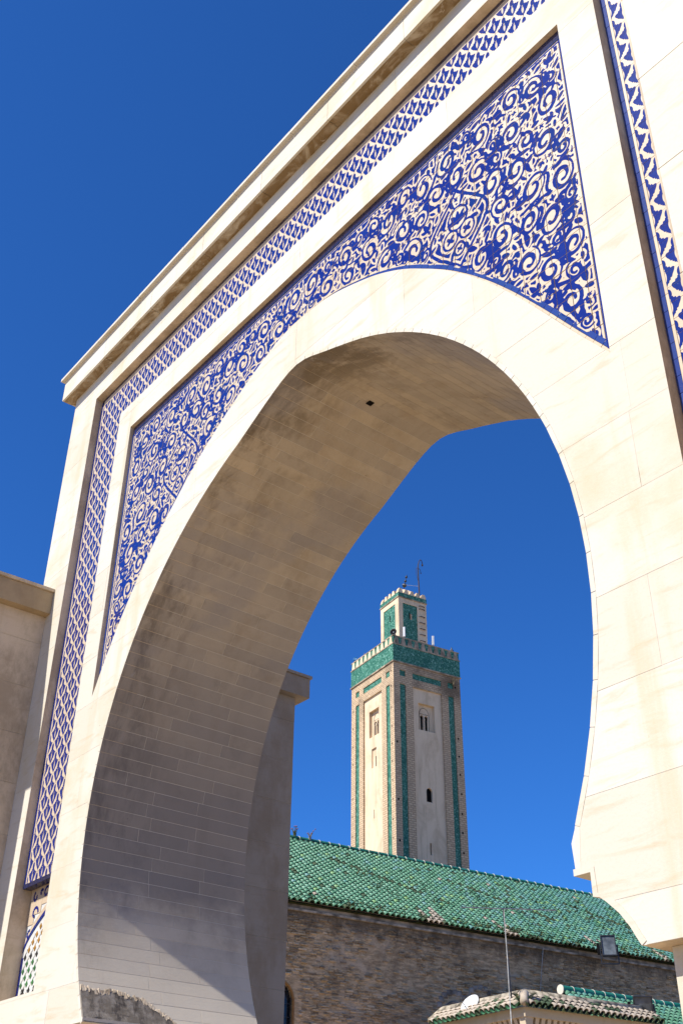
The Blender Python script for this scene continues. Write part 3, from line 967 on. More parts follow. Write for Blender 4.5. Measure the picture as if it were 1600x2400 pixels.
for (cx2, cz2, rd, a0) in ((-23.95, 5.78, .16, 0), (-23.5, 6.16, .13, 1), (-24.02, 6.15, .12, 2), (-23.0, 6.25, .08, 2.4), (-23.75, 6.2, .07, .3), (-24.1, 5.35, .10, 1.2)):
    nleaf([(cx2 + rd * (1 - .08 * k) * math.cos(a0 + k * .6), cz2 + rd * (1 - .08 * k) * math.sin(a0 + k * .6)) for k in range(9)], .03)
gpart('niche_scrollwork', nf.mesh('niche_scrollwork', [M_blue]), 'stuff')
border_run(True, PX0, .085, 4.02, 4.9, M_blue, 'niche_border_tile', .29, DL - .016)
x = PX0
while x < PX1 - .02:
    x1 = min(x + .29, PX1); quad_tile([(x + g, 3.985), (x1 - g, 3.985), (x1 - g, 4.07), (x + g, 4.07)], YP - .016, M_blue, 'niche_border_tile'); x = x1

# ------------------------------------------------------------------ side walls of the gate, before and behind
def wing(ya, yb, ycap, label, group, sd=-1, M_wing=M_wing):
    """stone wall running out from the gate; ya is against the gate, yb its free end"""
    xm = -26.7 if sd < 0 else -1.84
    w = empty('wing_wall', label, 'wall', U(xm, (ya + yb) / 2, -3.3), 0, group)
    I = Matrix.Translation(-Vector(U(xm, (ya + yb) / 2, -3.3)))
    def wp(name, m_, mats):
        if sd > 0:
            m_.v = [(2 * CX * .5 - x, y, z) for x, y, z in m_.v]; m_.f = [f[::-1] for f in m_.f]
        o = link(name, m_.mesh(name, [mats]), w); o.matrix_parent_inverse = I; return o
    XA, XB = -28.2, -25.22
    y0, y1 = min(ya, yb), max(ya, yb)
    m_ = MB(); m_.box(U(XA + .012, y0 + .01, -3.3), U(XB - .012, y1 - .01, 13.6)); wp('wall_core', m_, M_mortar)
    zs = [13.48]; z = 12.69
    while z > -3.3: zs.append(z); z -= 1.245
    zs.append(-3.3); zs = zs[::-1]
    rr = random.Random(int(abs(ya) * 7))
    for r in range(len(zs) - 1):
        ys = [y0]; y = y0 + rr.uniform(1.2, 2.4)
        while y < y1 - .8: ys.append(y); y += rr.uniform(1.9, 2.8)
        ys.append(y1)
        for i in range(len(ys) - 1):
            m_ = MB(); d = rr.uniform(-.003, .003)
            m_.box(U(XB - .02, ys[i] + (.005 if i else 0), zs[r] + .005), U(XB + d, ys[i+1] - (.005 if i < len(ys) - 2 else 0), zs[r+1] - .005)); wp('wall_stone', m_, M_wing)
            m_ = MB(); m_.box(U(XA - d, ys[i] + .004, zs[r] + .005), U(XA + .02, ys[i+1] - .004, zs[r+1] - .005)); wp('wall_stone', m_, M_wing)
        for ye, s_ in ((yb, 1),):
            yy = sorted((ye, ye + (.015 if ye == y0 else -.015)))
            m_ = MB(); m_.box(U(XA + .02, yy[0], zs[r] + .005), U(XB - .021, yy[1], zs[r+1] - .005)); wp('wall_stone', m_, M_facade)
    c0, c1 = min(ya, ycap), max(ya, ycap)
    ks = np.linspace(c0, c1, 3)
    for i in range(2):
        m_ = MB(); m_.box(U(XA - .29, ks[i] + .004, 13.485), U(-24.955, ks[i+1] - .004, 14.10)); wp('cap_stone', m_, M_cap if M_wing != M_wing_back else M_wing)
        m_ = MB(); m_.box(U(XA - .34, ks[i] - (.05 if (ya > yb and i == 0) else -.004), 14.115), U(-24.90, ks[i+1] + (.05 if (ya < yb and i == 1) else -.004), 14.20)); wp('coping_stone', m_, M_wing)
    return w
wing(9.996, 6.05, 5.70, 'shaded stone side wall with a projecting cap, at the left edge beside the gate front', 'stone side walls of the gate')
wing(9.996, 6.05, 5.70, 'sunlit end of the stone side wall at the right edge, overlapping the tile band', 'stone side walls of the gate', 1)
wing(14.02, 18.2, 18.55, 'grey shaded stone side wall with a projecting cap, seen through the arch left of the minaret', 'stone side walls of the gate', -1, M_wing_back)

# fixture recess in the vault
rc = MB()
a0, a1 = PL[50], PL[53]
nrm = Vector((a1[1] - a0[1], -(a1[0] - a0[0]))).normalized()

def jx(z): return float(np.interp(z, [p_[1] for p_ in PL[:40]], [p_[0] for p_ in PL[:40]]))
rr = random.Random(12)
prof = [(10.02, 3.80), (10.25, 3.76), (10.5, 3.74), (10.75, 3.79), (11.0, 3.72), (11.3, 3.70), (11.6, 3.55), (11.9, 3.40), (12.1, 3.24)]
def broken_grime(t, p, c):
    c = t.mix(t.ss(t.noise(p, 7, 9, .75), .42, .62), c, (.36, .31, .25))
    return t.mix(t.math('MULTIPLY', t.ss(t.noise(t.mapv(p, (3, 3, .6)), 3, 7, .7), .5, .62), .8), c, (.07, .055, .045))
M_broken = stone('broken_concrete', (.22, .18, .135), (.17, .14, .105), (.10, .08, .06), (.085, .07, .055), .8, broken_grime)
m_ = MB()
for i in range(len(prof) - 1):
    (ya, za), (yb, zb_) = prof[i], prof[i+1]
    n = 6
    for k in range(n):
        f0, f1 = k / n, (k + 1) / n
        q = [(ya, 3.15 + (za - 3.15) * f0), (yb, 3.15 + (zb_ - 3.15) * f0), (yb, 3.15 + (zb_ - 3.15) * f1), (ya, 3.15 + (za - 3.15) * f1)]
        m_.add([U(jx(z_) + .010 + rr.uniform(0, .006), y_, z_) for y_, z_ in q], [(0, 1, 2, 3)])
gpart('broken_patch', m_.mesh('broken_patch', [M_broken]), None, 'dark broken patch with the facing fallen away at the foot of the left jamb')
m_ = MB(); N_ = 70; top = []; bot = []
for i in range(N_ + 1):
    f = i / N_ * (len(prof) - 1); k = min(int(f), len(prof) - 2); u = f - k
    y_ = prof[k][0] + (prof[k+1][0] - prof[k][0]) * u; z_ = prof[k][1] + (prof[k+1][1] - prof[k][1]) * u
    w1, w2 = rr.uniform(.005, .05), rr.uniform(.01, .09)
    top.append((y_, z_ + w1)); bot.append((y_ + rr.uniform(-.03, .03), z_ - w2))
for i in range(N_):
    if rr.random() < .12: continue
    q = [bot[i], bot[i+1], top[i+1], top[i]]
    h = [rr.uniform(.013, .022) for _ in range(4)]
    m_.add([U(jx(z_) + .002, y_, z_) for y_, z_ in q] + [U(jx(z_) + h[w_], y_ + rr.uniform(-.01, .01), z_ + rr.uniform(-.01, .01)) for w_, (y_, z_) in enumerate(q)], [(4,5,6,7),(0,1,5,4),(1,2,6,5),(2,3,7,6),(3,0,4,7)])
gpart('plaster_edge', m_.mesh('plaster_edge', [M_wing]))

bx = MB()
bx.hexa([U(x, 11.90, z) for x, z in ((-14.28,14.885),(-14.15,14.89),(-14.15,15.0),(-14.28,15.0))], [U(x, 12.03, z) for x, z in ((-14.28,14.885),(-14.15,14.89),(-14.15,15.0),(-14.28,15.0))])
gpart('lamp_recess', bx.mesh('lamp_recess', [M_black]))

# ------------------------------------------------------------------ minaret
AZM = R(81.8)
mina = empty('minaret', 'tall square minaret with green tile bands, battlements and a small lantern tower on top', 'minaret', (-46.62, 41.0, 0), AZM)
# local frame: +x along the right face (away), +y along the left face; z in metres above ground
def mp(name, m_, mats, kind=None, smooth=False, par=None):
    return m_.obj(name, mats, par or mina, smooth, kind)
t = NT('minaret_plaster'); p = t.pos()
c = t.mix(t.ss(t.noise(t.mapv(p, (1, 1, .6)), .8, 8, .68, .6), .42, .70), (.88, .685, .465), (.67, .50, .325))
c = t.mix(t.math('MULTIPLY', t.ss(t.noise(t.mapv(p, (1, 1, 3)), 1.4, 8, .7, .8), .5, .66), .5), c, (.86, .66, .43))
c = t.mix(t.math('MULTIPLY', t.ss(t.noise(t.mapv(p, (5, 5, .4)), 1, 6, .7), .50, .72), .4), c, (.40, .285, .17))
t.bump(t.noise(t.mapv(p, (1, 1, 2.0)), 5, 8, .65), .3, .012)
M_plaster = t.fin(c, .9, .1)
t = NT('minaret_brick'); p = t.pos()
co = t.n('ShaderNodeTexCoord').outputs['Object']
xyz = t.xyz(co); cb = t.n('ShaderNodeCombineXYZ'); t.set(cb.inputs[0], t.math('ADD', xyz[0], xyz[1])); t.set(cb.inputs[1], xyz[2])
br = t.n('ShaderNodeTexBrick'); t.set(br.inputs['Vector'], cb.outputs[0])
br.inputs['Scale'].default_value = 1.0; br.inputs['Brick Width'].default_value = .30; br.inputs['Row Height'].default_value = .13
br.inputs['Mortar Size'].default_value = .024; br.inputs['Mortar Smooth'].default_value = .3; br.offset_frequency = 2
br.inputs['Color1'].default_value = (.78, .585, .375, 1); br.inputs['Color2'].default_value = (.65, .475, .30, 1); br.inputs['Mortar'].default_value = (.44, .31, .19, 1)
c = t.mix(t.math('MULTIPLY', t.ss(t.noise(t.mapv(p, (1, 1, .5)), .7, 6), .45, .7), .4), br.outputs['Color'], (.42, .33, .235))
c = t.mix(t.math('MULTIPLY', t.ss(t.noise(t.mapv(p, (1, 1, 3.5)), 4.0, 6, .75), .48, .64), .55), c, (.30, .22, .145))
soot = t.ss(t.noise(t.mapv(p, (.5, .5, .5), (0,0,0), (3, 7, 0)), .8, 5, .6), .5, .66)
zt_ = t.xyz(p)[2]
pc = t.n('ShaderNodeVectorMath', operation='DISTANCE'); t.set(pc.inputs[0], p); pc.inputs[1].default_value = (-46.62 + 4.3 * math.cos(AZM), 41.0 + 4.3 * math.sin(AZM), 30.4)
run = t.math('SUBTRACT', 1., t.ss(t.math('ADD', pc.outputs['Value'], t.math('MULTIPLY', t.noise(p, 1.5, 6, .65), 1.2)), .9, 2.1))
c = t.mix(t.math('MULTIPLY', run, .8), c, (.12, .088, .06))
c = t.mix(t.math('MULTIPLY', t.math('MULTIPLY', soot, t.ss(zt_, 27.5, 31.0)), .75), c, (.13, .10, .075))
t.bump(t.math('ADD', t.math('MULTIPLY', br.outputs['Fac'], -1.0), t.math('MULTIPLY', t.noise(p, 12, 5), .6)), .35, .012)
M_brick = t.fin(c, .9, .1)
t = NT('green_mosaic'); p = t.pos()
vc = t.voro(p, 13., out='Color'); rs = t.xyz(vc)[0]
c = t.ramp(rs, [(0, (.03, .13, .08)), (.35, (.05, .18, .11)), (.65, (.08, .245, .16)), (.9, (.13, .32, .22)), (1, (.26, .47, .36))])
c = t.mix(t.math('MULTIPLY', t.ss(t.noise(p, 1.3, 6, .65), .48, .7), .5), c, (.015, .10, .075))
c = t.mix(t.math('MULTIPLY', t.ss(t.noise(t.mapv(p, (7, 7, .6)), 1, 4), .6, .75), .3), c, (.2, .3, .25))
t.bump(rs, .2, .008)
M_gmos = t.fin(c, .45, .25)
M_mdark = plain('dark_plaster', (.46, .365, .265), .9, .1, var=.25, sc=2)

Wt = 5.0
zb = 16.0
def Z(z): return z + G
# shaft core
m_ = MB(); m_.box((.5, .5, zb), (Wt - .0, Wt - .0, Z(29.5))); mp('shaft_core', m_, M_plaster)
def fbox(m_, face, s0, s1, z0, z1, d0, d1, mi=0):
    """box on a face: d is the depth inside the outer plane (0 = outer)"""
    if face == 'R': m_.box((s0, d0, Z(z0)), (s1, d1, Z(z1)), mi)          # plane y=0, along x
    else: m_.box((d0, s0, Z(z0)), (d1, s1, Z(z1)), mi)                     # plane x=0, along y
DR = .20
for face in ('R', 'L'):
    B = zb - G
    m_ = MB()
    e0 = 0.0 if face == 'R' else .2201           # the corner pier belongs to one face only
    fbox(m_, face, e0, .45, B, 29.5, 0, DR + .02)
    fbox(m_, face, .452, .87, 28.07, 28.6, .001, DR + .02)
    fbox(m_, face, .452, .87, 29.0, 29.5, .001, DR + .02)
    fbox(m_, face, .87, 1.40, B, 29.5, .002, DR + .02)
    fbox(m_, face, 1.402, 3.548, 28.06, 28.57, .003, DR + .02)
    fbox(m_, face, 1.402, 3.548, 28.97, 29.5, .003, DR + .02)
    fbox(m_, face, 3.55, 4.05, B, 29.5, .002, DR + .02)
    fbox(m_, face, 4.052, 4.468, 28.07, 28.6, .001, DR + .02)
    fbox(m_, face, 4.052, 4.468, 29.0, 29.5, .001, DR + .02)
    fbox(m_, face, 4.47, 5.0, B, 29.5, 0, DR + .02)
    mp('brick_pilasters', m_, M_brick)
    for (s0, s1, z0, z1) in ((.452, .868, B, 28.07), (4.052, 4.468, B, 28.07), (.452, .868, 28.6, 29.0), (4.052, 4.468, 28.6, 29.0), (1.402, 3.548, 28.57, 28.97)):
        m_ = MB(); fbox(m_, face, s0 + .004, s1 - .004, z0 + .003, z1 - .003, .055, DR + .01); mp('green_panel', m_, M_gmos)
    # inner panel of plaster, proud of the core, with the window opening cut out
    if face == 'R': opens = [[(2.24 + .21 + .21 * math.cos(q), 21.66 + .22 * math.sin(q)) for q in np.linspace(math.pi, 0, 9)] + [(2.66, 21.03), (2.24, 21.03)], [(2.37, 17.95), (2.47, 17.95), (2.47, 18.63), (2.37, 18.63)], [(1.83, 25.42), (3.03, 25.42), (3.03, 27.15), (1.83, 27.15)]]
    else: opens = [[(2.21, 23.43), (2.75, 23.43), (2.75, 24.65), (2.21, 24.65)], [(2.48, 20.31), (2.54, 20.31), (2.54, 20.85), (2.48, 20.85)], [(1.9, 25.42), (3.02, 25.42), (3.02, 27.15), (1.9, 27.15)]]
    vs, tr = region([(1.4, B), (3.55, B), (3.55, 28.06), (1.4, 28.06)], opens)
    m_ = MB()
    if face == 'R': cv = lambda s, d, z: (s, d, Z(z))
    else: cv = lambda s, d, z: (d, s, Z(z))
    extrude_mb(m_, vs, tr, .11, .48, True, False, 0, cv)
    # the core behind is dark inside the openings
    mp('plaster_panel', m_, M_plaster)
    m_ = MB()
    for op in opens[:2]:
        a = np.array(op); fbox(m_, face, a[:, 0].min() - .02, a[:, 0].max() + .02, a[:, 1].min() - .02, a[:, 1].max() + .02, .24 if face == 'R' or op is not opens[0] else .20, .47)
    if face == 'L':
        mp('recess_back', m_, M_plaster)
        m_ = MB(); fbox(m_, face, 2.34, 2.43, 23.45, 24.14, .195, .21); mp('slit_window', m_, M_black)
        m_ = MB(); fbox(m_, face, 2.485, 2.535, 20.32, 20.84, .20, .23); mp('slit_window', m_, M_black)
    else:
        mp('arched_window', m_, M_black)
    # twin-arched window in its square frame
    s0, s1 = (1.83, 3.03) if face == 'R' else (1.90, 3.02)
    sc = (s0 + s1) / 2; wz0, wz1 = 25.42, 27.15
    lights = []
    for sd in (-1, 1):
        cxx = sc + sd * .165 - (.06 if face == 'R' else 0)
        lights.append([(cxx - .10, wz0 + .02), (cxx + .10, wz0 + .02), (cxx + .10, 26.22)] + [(cxx + .125 * math.cos(q), 26.33 + .15 * math.sin(q)) for q in np.linspace(-.5, math.pi + .5, 11)] + [(cxx - .10, 26.22)])
    vs, tr = region([(s0 - .01, wz0 - .01), (s1 + .01, wz0 - .01), (s1 + .01, wz1 + .01), (s0 - .01, wz1 + .01)], lights)
    win = MB(); extrude_mb(win, vs, tr, .32, .42, True, False, 0, cv)
    wo_ = mp('window', win, M_plaster)
    m_ = MB(); fbox(m_, face, s0, s1, wz0, wz1, .465, .475); mp('window_void', m_, M_black, par=wo_)
    m_ = MB(); cxx = sc - (.06 if face == 'R' else 0)
    pt = cv(cxx, .30, 0)
    m_.lathe([(.035, Z(wz0)), (.05, Z(wz0) + .06), (.037, Z(wz0) + .1), (.035, Z(26.1)), (.055, Z(26.16)), (.062, Z(26.27))], (pt[0], pt[1], 0), n=8); mp('column', m_, M_white if False else M_plaster, par=wo_)
    # arch moulding
    m_ = MB(); arcp = [cv(cxx - .36, .312, Z(25.5) - G)] + [cv(cxx + .36 * math.cos(q), .312, 26.5 + .46 * math.sin(q)) for q in np.linspace(math.pi, 0, 15)] + [cv(cxx + .36, .312, 25.5)]
    arcp[0] = cv(cxx - .36, .312, 25.5)
    m_.tube(arcp, .022, 5); mp('arch_moulding', m_, M_mdark, par=wo_)
    m_ = MB()
    for sd in (-1, 1):
        q = cxx + sd * .165; fbox(m_, face, q - .14, q + .14, 26.54, 26.575, .305, .33)
    mp('lintel', m_, M_mdark, par=wo_)
# putlog holes
def hole(face, s, z, w=.055):
    m_ = MB(); fbox(m_, face, s - w, s + w, z - .06, z + .06, -.004, .02); mp('putlog_hole', m_, M_black)
for s, z in ((.18, 24.27), (.2, 20.8), (.24, 18.42), (4.66, 25.36), (4.65, 24.22), (4.67, 23.07), (4.7, 21.89), (4.67, 20.68), (4.64, 19.55), (4.64, 18.37), (4.62, 28.75)): hole('R', s, z)
for s, z in ((.29, 27.9), (.29, 28.9), (.29, 26.5), (.29, 25.3), (.29, 24.2), (.29, 23.13), (.29, 21.99), (.30, 20.85), (.29, 19.67), (.29, 18.6), (4.77, 27.78), (4.8, 26.62), (4.81, 25.43), (4.81, 24.3), (4.81, 22.1), (4.81, 21.0), (4.81, 19.8)): hole('L', s, z, .035)
# tile band, string mouldings, battlemented parapet
m_ = MB(); m_.box((-.03, -.03, Z(29.5)), (Wt + .03, Wt + .03, Z(30.67))); mp('green_frieze', m_, M_gmos)
m_ = MB()
m_.box((-.07, -.07, Z(29.44)), (Wt + .07, Wt + .07, Z(29.52))); m_.box((-.06, -.06, Z(30.64)), (Wt + .06, Wt + .06, Z(30.72))); mp('string_moulding', m_, M_mdark)
m_ = MB(); m_.box((.0, .0, Z(30.72)), (Wt, Wt, Z(31.20))); mp('parapet_ground', m_, M_gmos)
m_ = MB(); m_.box((-.03, -.03, Z(31.20)), (Wt + .03, Wt + .03, Z(31.27))); mp('parapet_coping', m_, M_mdark)
def stepped(m_, face, sc_, z0, h, w0, w1, steps, d0, d1):
    for k in range(steps):
        w = w0 + (w1 - w0) * k / (steps - 1)
        fbox(m_, face, sc_ - w / 2, sc_ + w / 2, z0 + h * k / steps, z0 + h * (k + 1) / steps + (.0 if k == steps - 1 else 0), d0 + .0006 * k, d1)
for face in ('R', 'L'):
    for k in range(10):
        s = .25 + k * .5
        m_ = MB(); stepped(m_, face, s, 30.72, .48, .36, .20, 5, -.028, .05); mp('merlon', m_, M_mdark if face == 'R' else M_plaster)  # right-face merlons take darker plaster: that side's shade put into the colour
# lantern
L0, L1 = 1.40, 3.60
m_ = MB(); m_.box((L0 + .05, L0 + .05, Z(31.0)), (L1, L1, Z(35.07))); mp('lantern_core', m_, M_plaster)
for face in ('R', 'L'):
    pL, pR = (.33, 1.46) if face == 'R' else (.42, 1.84)
    m_ = MB()
    e0 = L0 if face == 'R' else L0 + .0501
    fbox(m_, face, e0, L0 + pL, 31.1, 35.07, L0, L0 + .09); fbox(m_, face, L0 + pR, L1, 31.1, 35.07, L0, L0 + .09)
    fbox(m_, face, L0 + pL, L0 + pR, 34.67, 35.07, L0 + .001, L0 + .09)
    mp('lantern_pilasters', m_, M_plaster)
    m_ = MB(); fbox(m_, face, L0 + pL, L0 + pR, 31.1, 34.665, L0 + .035, L0 + .08); mp('green_panel', m_, M_gmos)
    m_ = MB()
    if face == 'R': fbox(m_, face, L0 + .82, L0 + .92, 33.62, 34.08, L0 + .03, L0 + .05)
    else: fbox(m_, face, L0 + 1.07, L0 + 1.15, 33.65, 34.1, L0 + .03, L0 + .05)
    mp('slit_window', m_, M_black)
m_ = MB(); fbox(m_, 'R', L0 + .92, L0 + 1.05, 33.6, 34.0, L0 + .031, L0 + .05); mp('bare_patch', m_, M_brick)
m_ = MB(); m_.box((L0 - .02, L0 - .02, Z(35.09)), (L1 + .02, L1 + .02, Z(35.38))); mp('green_frieze', m_, M_gmos)
m_ = MB(); m_.box((L0 - .05, L0 - .05, Z(35.03)), (L1 + .05, L1 + .05, Z(35.09))); mp('string_moulding', m_, M_mdark)
for k in range(5):
    for side in range(4):
        s = L0 + .18 + k * (2.2 - .36) / 4
        if side % 2 and k in (0, 4): continue
        m_ = MB()
        for q in range(3):
            w = (.36, .30, .21)[q]; za, zc_ = Z(35.38) + q * .115, Z(35.38) + (q + 1) * .115
            if side == 0: m_.box((s - w/2, L0 + .0008*q, za), (s + w/2, L0 + .28, zc_))
            elif side == 2: m_.box((s - w/2, L1 - .28, za), (s + w/2, L1 - .0008*q, zc_))
            elif side == 1: m_.box((L0 + .0008*q, s - w/2, za), (L0 + .28, s + w/2, zc_))
            else: m_.box((L1 - .28, s - w/2, za), (L1 - .0008*q, s + w/2, zc_))
        mp('merlon', m_, M_plaster)
m_ = MB(); m_.lathe([(.95 * math.cos(q), Z(35.35) + .92 * math.sin(q)) for q in np.linspace(0, math.pi / 2 - .02, 9)], (2.5, 2.5, 0), n=20); mp('dome', m_, M_plaster, smooth=True)
# leaning finial of three balls
fin = MB(); fb = Vector((2.5, 2.5, Z(36.2))); ft = fb + Vector((.24, -.17, 1.32))
ax = (ft - fb).normalized()
fin.tube([fb, ft], .022, 6); fo = mp('finial', fin, M_darkmetal)
for h_, r_ in ((.52, .15), (.86, .09), (1.18, .088)):
    b = MB(); b.lathe([(r_ * math.sin(q), -r_ * math.cos(q)) for q in np.linspace(.02, math.pi - .02, 10)], tuple(fb + ax * h_), tuple(ax), 14); mp('finial_ball', b, M_darkmetal, smooth=True, par=fo)
# iron rungs on the lantern
for k, z in enumerate((34.75, 34.53, 33.97, 33.52, 33.08, 32.65, 32.2)):
    m_ = MB(); m_.tube([(L0 + 1.62, L0 + .01, Z(z)), (L0 + 1.62, L0 - .09, Z(z)), (L0 + 2.0, L0 - .09, Z(z)), (L0 + 2.0, L0 + .01, Z(z))], .026, 5); mp('iron_rung', m_, M_rust)
MM = Matrix.Translation((-46.62, 41.0, 0)) @ Matrix.Rotation(AZM, 4, 'Z')
def mw(x, y, z): return tuple(MM @ Vector((x, y, z)))

def thing_mesh(name, m_, mats, label, cat, loc=(0,0,0), rz=0, smooth=False, group=None):
    o = m_.obj(name, mats, None, smooth); o.location = loc; o.rotation_euler = (0, 0, rz)
    return tag(o, label, cat, group)
# lamp mast beside the finial
lm = empty('lamp_mast', 'thin rusty lamp mast with a hooked top rising from the lantern battlements', 'lamp mast', mw(L0 + 1.73, L0 + .06, Z(34.9)), AZM)
m_ = MB(); m_.tube([(0,0,-.1), (-.02,0,1.2), (-.06,0,2.75), (-.03,0,3.1), (.06,0,3.42), (.16,0,3.56), (.26,0,3.5), (.31,0,3.3)], [.05,.045,.038,.032,.03,.028,.026,.026], 7); m_.obj('mast', M_rust, lm)
m_ = MB(); m_.lathe([(.02, .0), (.05, -.06), (.06, -.16), (.03, -.22), (.0, -.23)], (.31, 0, 3.3), n=8); m_.obj('lamp_head', M_rust, lm)
m_ = MB(); m_.tube([(-.06,0,2.72), (.04,0,2.82), (.13,0,2.72), (.16,0,2.55)], .018, 5); m_.lathe([(.02, 0), (.045, -.06), (.0, -.12)], (.16, 0, 2.55), n=7); m_.obj('lamp_arm', M_rust, lm)
m_ = MB(); m_.tube([(-.06,0,2.76), (-.16,0,2.84), (-.24,0,2.7), (-.20,0,2.3), (-.05,0,1.75)], .012, 5); m_.obj('brace', M_rust, lm)
m_ = MB(); m_.tube([(-.03,0,1.42), (-.72,.98,1.83)], .012, 5); m_.obj('stay_rod', M_metal, lm)
# loudspeakers and aerials on the parapet
def horn(label, loc, rz, mat_, s, pitch=0.):
    e = empty('horn_loudspeaker', label, 'loudspeaker', loc, rz, 'horn loudspeakers on the minaret parapet')
    m_ = MB(); m_.lathe([(.05*s, -.42*s), (.06*s, -.30*s), (.09*s, -.18*s), (.16*s, -.07*s), (.25*s, 0), (.27*s, .005*s), (.25*s, -.012*s), (.14*s, -.09*s), (.07*s, -.2*s), (.0, -.3*s)], (0, 0, .28*s), (math.cos(pitch), 0, math.sin(pitch)), 18)
    m_.obj('horn', mat_, e, True)
    m_ = MB(); m_.lathe([(.0, -.07*s), (.05*s, -.06*s), (.06*s, 0), (.03*s, .03*s), (.0, .03*s)], (-.06*s, 0, .28*s), (1, 0, 0), 10); m_.obj('driver', M_metal, e)
    m_ = MB(); m_.tube([(-.3*s, 0, 0), (-.3*s, 0, .2*s)], .025, 6); m_.tube([(-.3*s, 0, .2*s), (-.3*s, 0, .3*s)], .04, 6); m_.obj('bracket', M_metal, e)
    return e
horn('black round-mouthed horn loudspeaker on the near corner of the minaret parapet', mw(.20, .25, Z(31.38)), R(-62), M_darkmetal, .85)
horn('silver horn loudspeaker seen side-on at the right corner of the minaret parapet', mw(4.72, .22, Z(31.27)), R(25), M_metal, .8, .3)
horn('blue horn loudspeaker at the left corner of the minaret parapet', mw(.22, 4.8, Z(31.25)), R(172), M_bluep, .85)
def panel_aerial(label, loc, rz, h):
    e = empty('panel_antenna', label, 'antenna', loc, rz, 'white panel antennas on the minaret parapet')
    m_ = MB(); m_.tube([(0,0,0), (0,0,h + .35)], .028, 6); m_.obj('pole', M_metal, e)
    m_ = MB(); m_.box((.09, -.07, .28), (.16, .07, .3 + h)); m_.box((.16, -.055, .30), (.172, .055, .28 + h)); m_.obj('panel', M_white, e)
    m_ = MB(); m_.box((-.05, -.04, .4), (.09, .04, .46)); m_.box((-.05, -.04, .2 + h - .1), (.09, .04, .26 + h - .1)); m_.box((-.13, -.05, .42), (-.03, .05, .65)); m_.obj('clamp', M_metal, e)
panel_aerial('white panel antenna in front of the green lantern wall', mw(1.12, .35, Z(31.22)), R(-55), .66)
panel_aerial('white panel antenna on a short pole to the right of the lantern', mw(3.30, .40, Z(31.22)), R(-30), .62)

# weeds and dry growth
def tuft(label, loc, s, n, seed, mats, flowers=False):
    e = empty('weed_tuft', label, 'weed', loc)
    rr = random.Random(seed); m_ = MB(); fl = MB()
    for k in range(n):
        a = rr.uniform(0, 6.28); l = s * rr.uniform(.5, 1.0); b = rr.uniform(.15, .55) * l
        p0 = Vector((rr.uniform(-.1, .1) * s, rr.uniform(-.1, .1) * s, -.03)); p1 = p0 + Vector((math.cos(a) * b * .4, math.sin(a) * b * .4, l * .6)); p2 = p0 + Vector((math.cos(a) * b, math.sin(a) * b, l))
        m_.tube([p0, p1, p2], [.012, .009, .004], 4)
        for q in range(3):
            c = p1.lerp(p2, q / 3); d = Vector((rr.uniform(-1, 1), rr.uniform(-1, 1), rr.uniform(0, 1))).normalized() * .09 * s; w = d.cross(Vector((0, 0, 1))).normalized() * .025 * s
            m_.add([tuple(c), tuple(c + d * .5 + w), tuple(c + d), tuple(c + d * .5 - w)], [(0, 1, 2, 3)])
        if flowers and rr.random() < .6: fl.lathe([(.0, -.03), (.03, 0), (.0, .03)], tuple(p2), n=5)
    m_.obj('stems', mats, e)
    if fl.v: fl.obj('flowers', M_pink, e)
tuft('dry branching weed growing under the tile band at the right edge of the minaret', mw(4.45, -.05, Z(28.9)), .62, 16, 3, M_dry)
tuft('small dry weed on the left parapet of the minaret', mw(.1, 3.55, Z(31.25)), .35, 8, 4, M_dry)

# ------------------------------------------------------------------ prayer hall with the green roof
AZH = R(83.5)
MH = Vector((-30.076, 31.543, 0))
hall = empty('prayer_hall', 'long dark brick hall with a green glazed tile roof below the minaret', 'building', MH, AZH)
HM = Matrix.Translation(MH) @ Matrix.Rotation(AZH, 4, 'Z')
# local frame: x along the wall (away from the viewer), outward normal is -y
def hp(name, m_, mats, kind=None, smooth=False, par=None): return m_.obj(name, mats, par or hall, smooth, kind)
S0, S1 = -15.0, 17.0
t = NT('old_brick_wall'); p = t.pos()
zc = t.xyz(p)[2]
q1 = t.noise(t.mapv(p, (1, 1, 4.5)), 2.4, 8, .72, .5)
c = t.mix(t.ss(q1, .40, .62), (.50, .355, .21), (.88, .65, .41))
c = t.mix(t.math('MULTIPLY', t.ss(t.noise(t.mapv(p, (1, 1, 5)), 6.5, 6, .75), .55, .70), .75), c, (.98, .77, .50))
c = t.mix(t.math('MULTIPLY', t.ss(t.noise(t.mapv(p, (1, 1, 4)), 5.0, 6, .75, .3), .56, .70), .7), c, (.19, .13, .08))
c = t.mix(t.math('MULTIPLY', t.ss(t.noise(p, .42, 7, .66, .5), .53, .62), .6), c, (.78, .62, .45))
ri = t.n('ShaderNodeNewGeometry').outputs['Random Per Island']     # every brick its own tone
c = t.mix(t.math('MULTIPLY', t.ss(ri, .72, 1.0), .8), c, (.98, .76, .50))
c = t.mix(t.math('MULTIPLY', t.math('SUBTRACT', 1., t.ss(ri, .0, .38)), .6), c, (.20, .14, .09))
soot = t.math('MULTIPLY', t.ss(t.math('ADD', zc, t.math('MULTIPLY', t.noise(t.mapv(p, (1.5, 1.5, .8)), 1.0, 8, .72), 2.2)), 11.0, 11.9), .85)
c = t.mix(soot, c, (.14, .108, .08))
blot = t.ss(t.noise(t.mapv(p, (1, 1, .7), (0,0,0), (9, 2, 4)), .5, 8, .68, .5), .54, .66)
c = t.mix(t.math('MULTIPLY', blot, .5), c, (.22, .155, .10))
t.bump(t.noise(t.mapv(p, (2, 2, 6)), 6, 8, .75), 1.0, .08)
M_wallb = t.fin(c, .95, .05)
M_render = plain('grey_render', (.36, .30, .245), .9, .1, var=.3, sc=2)
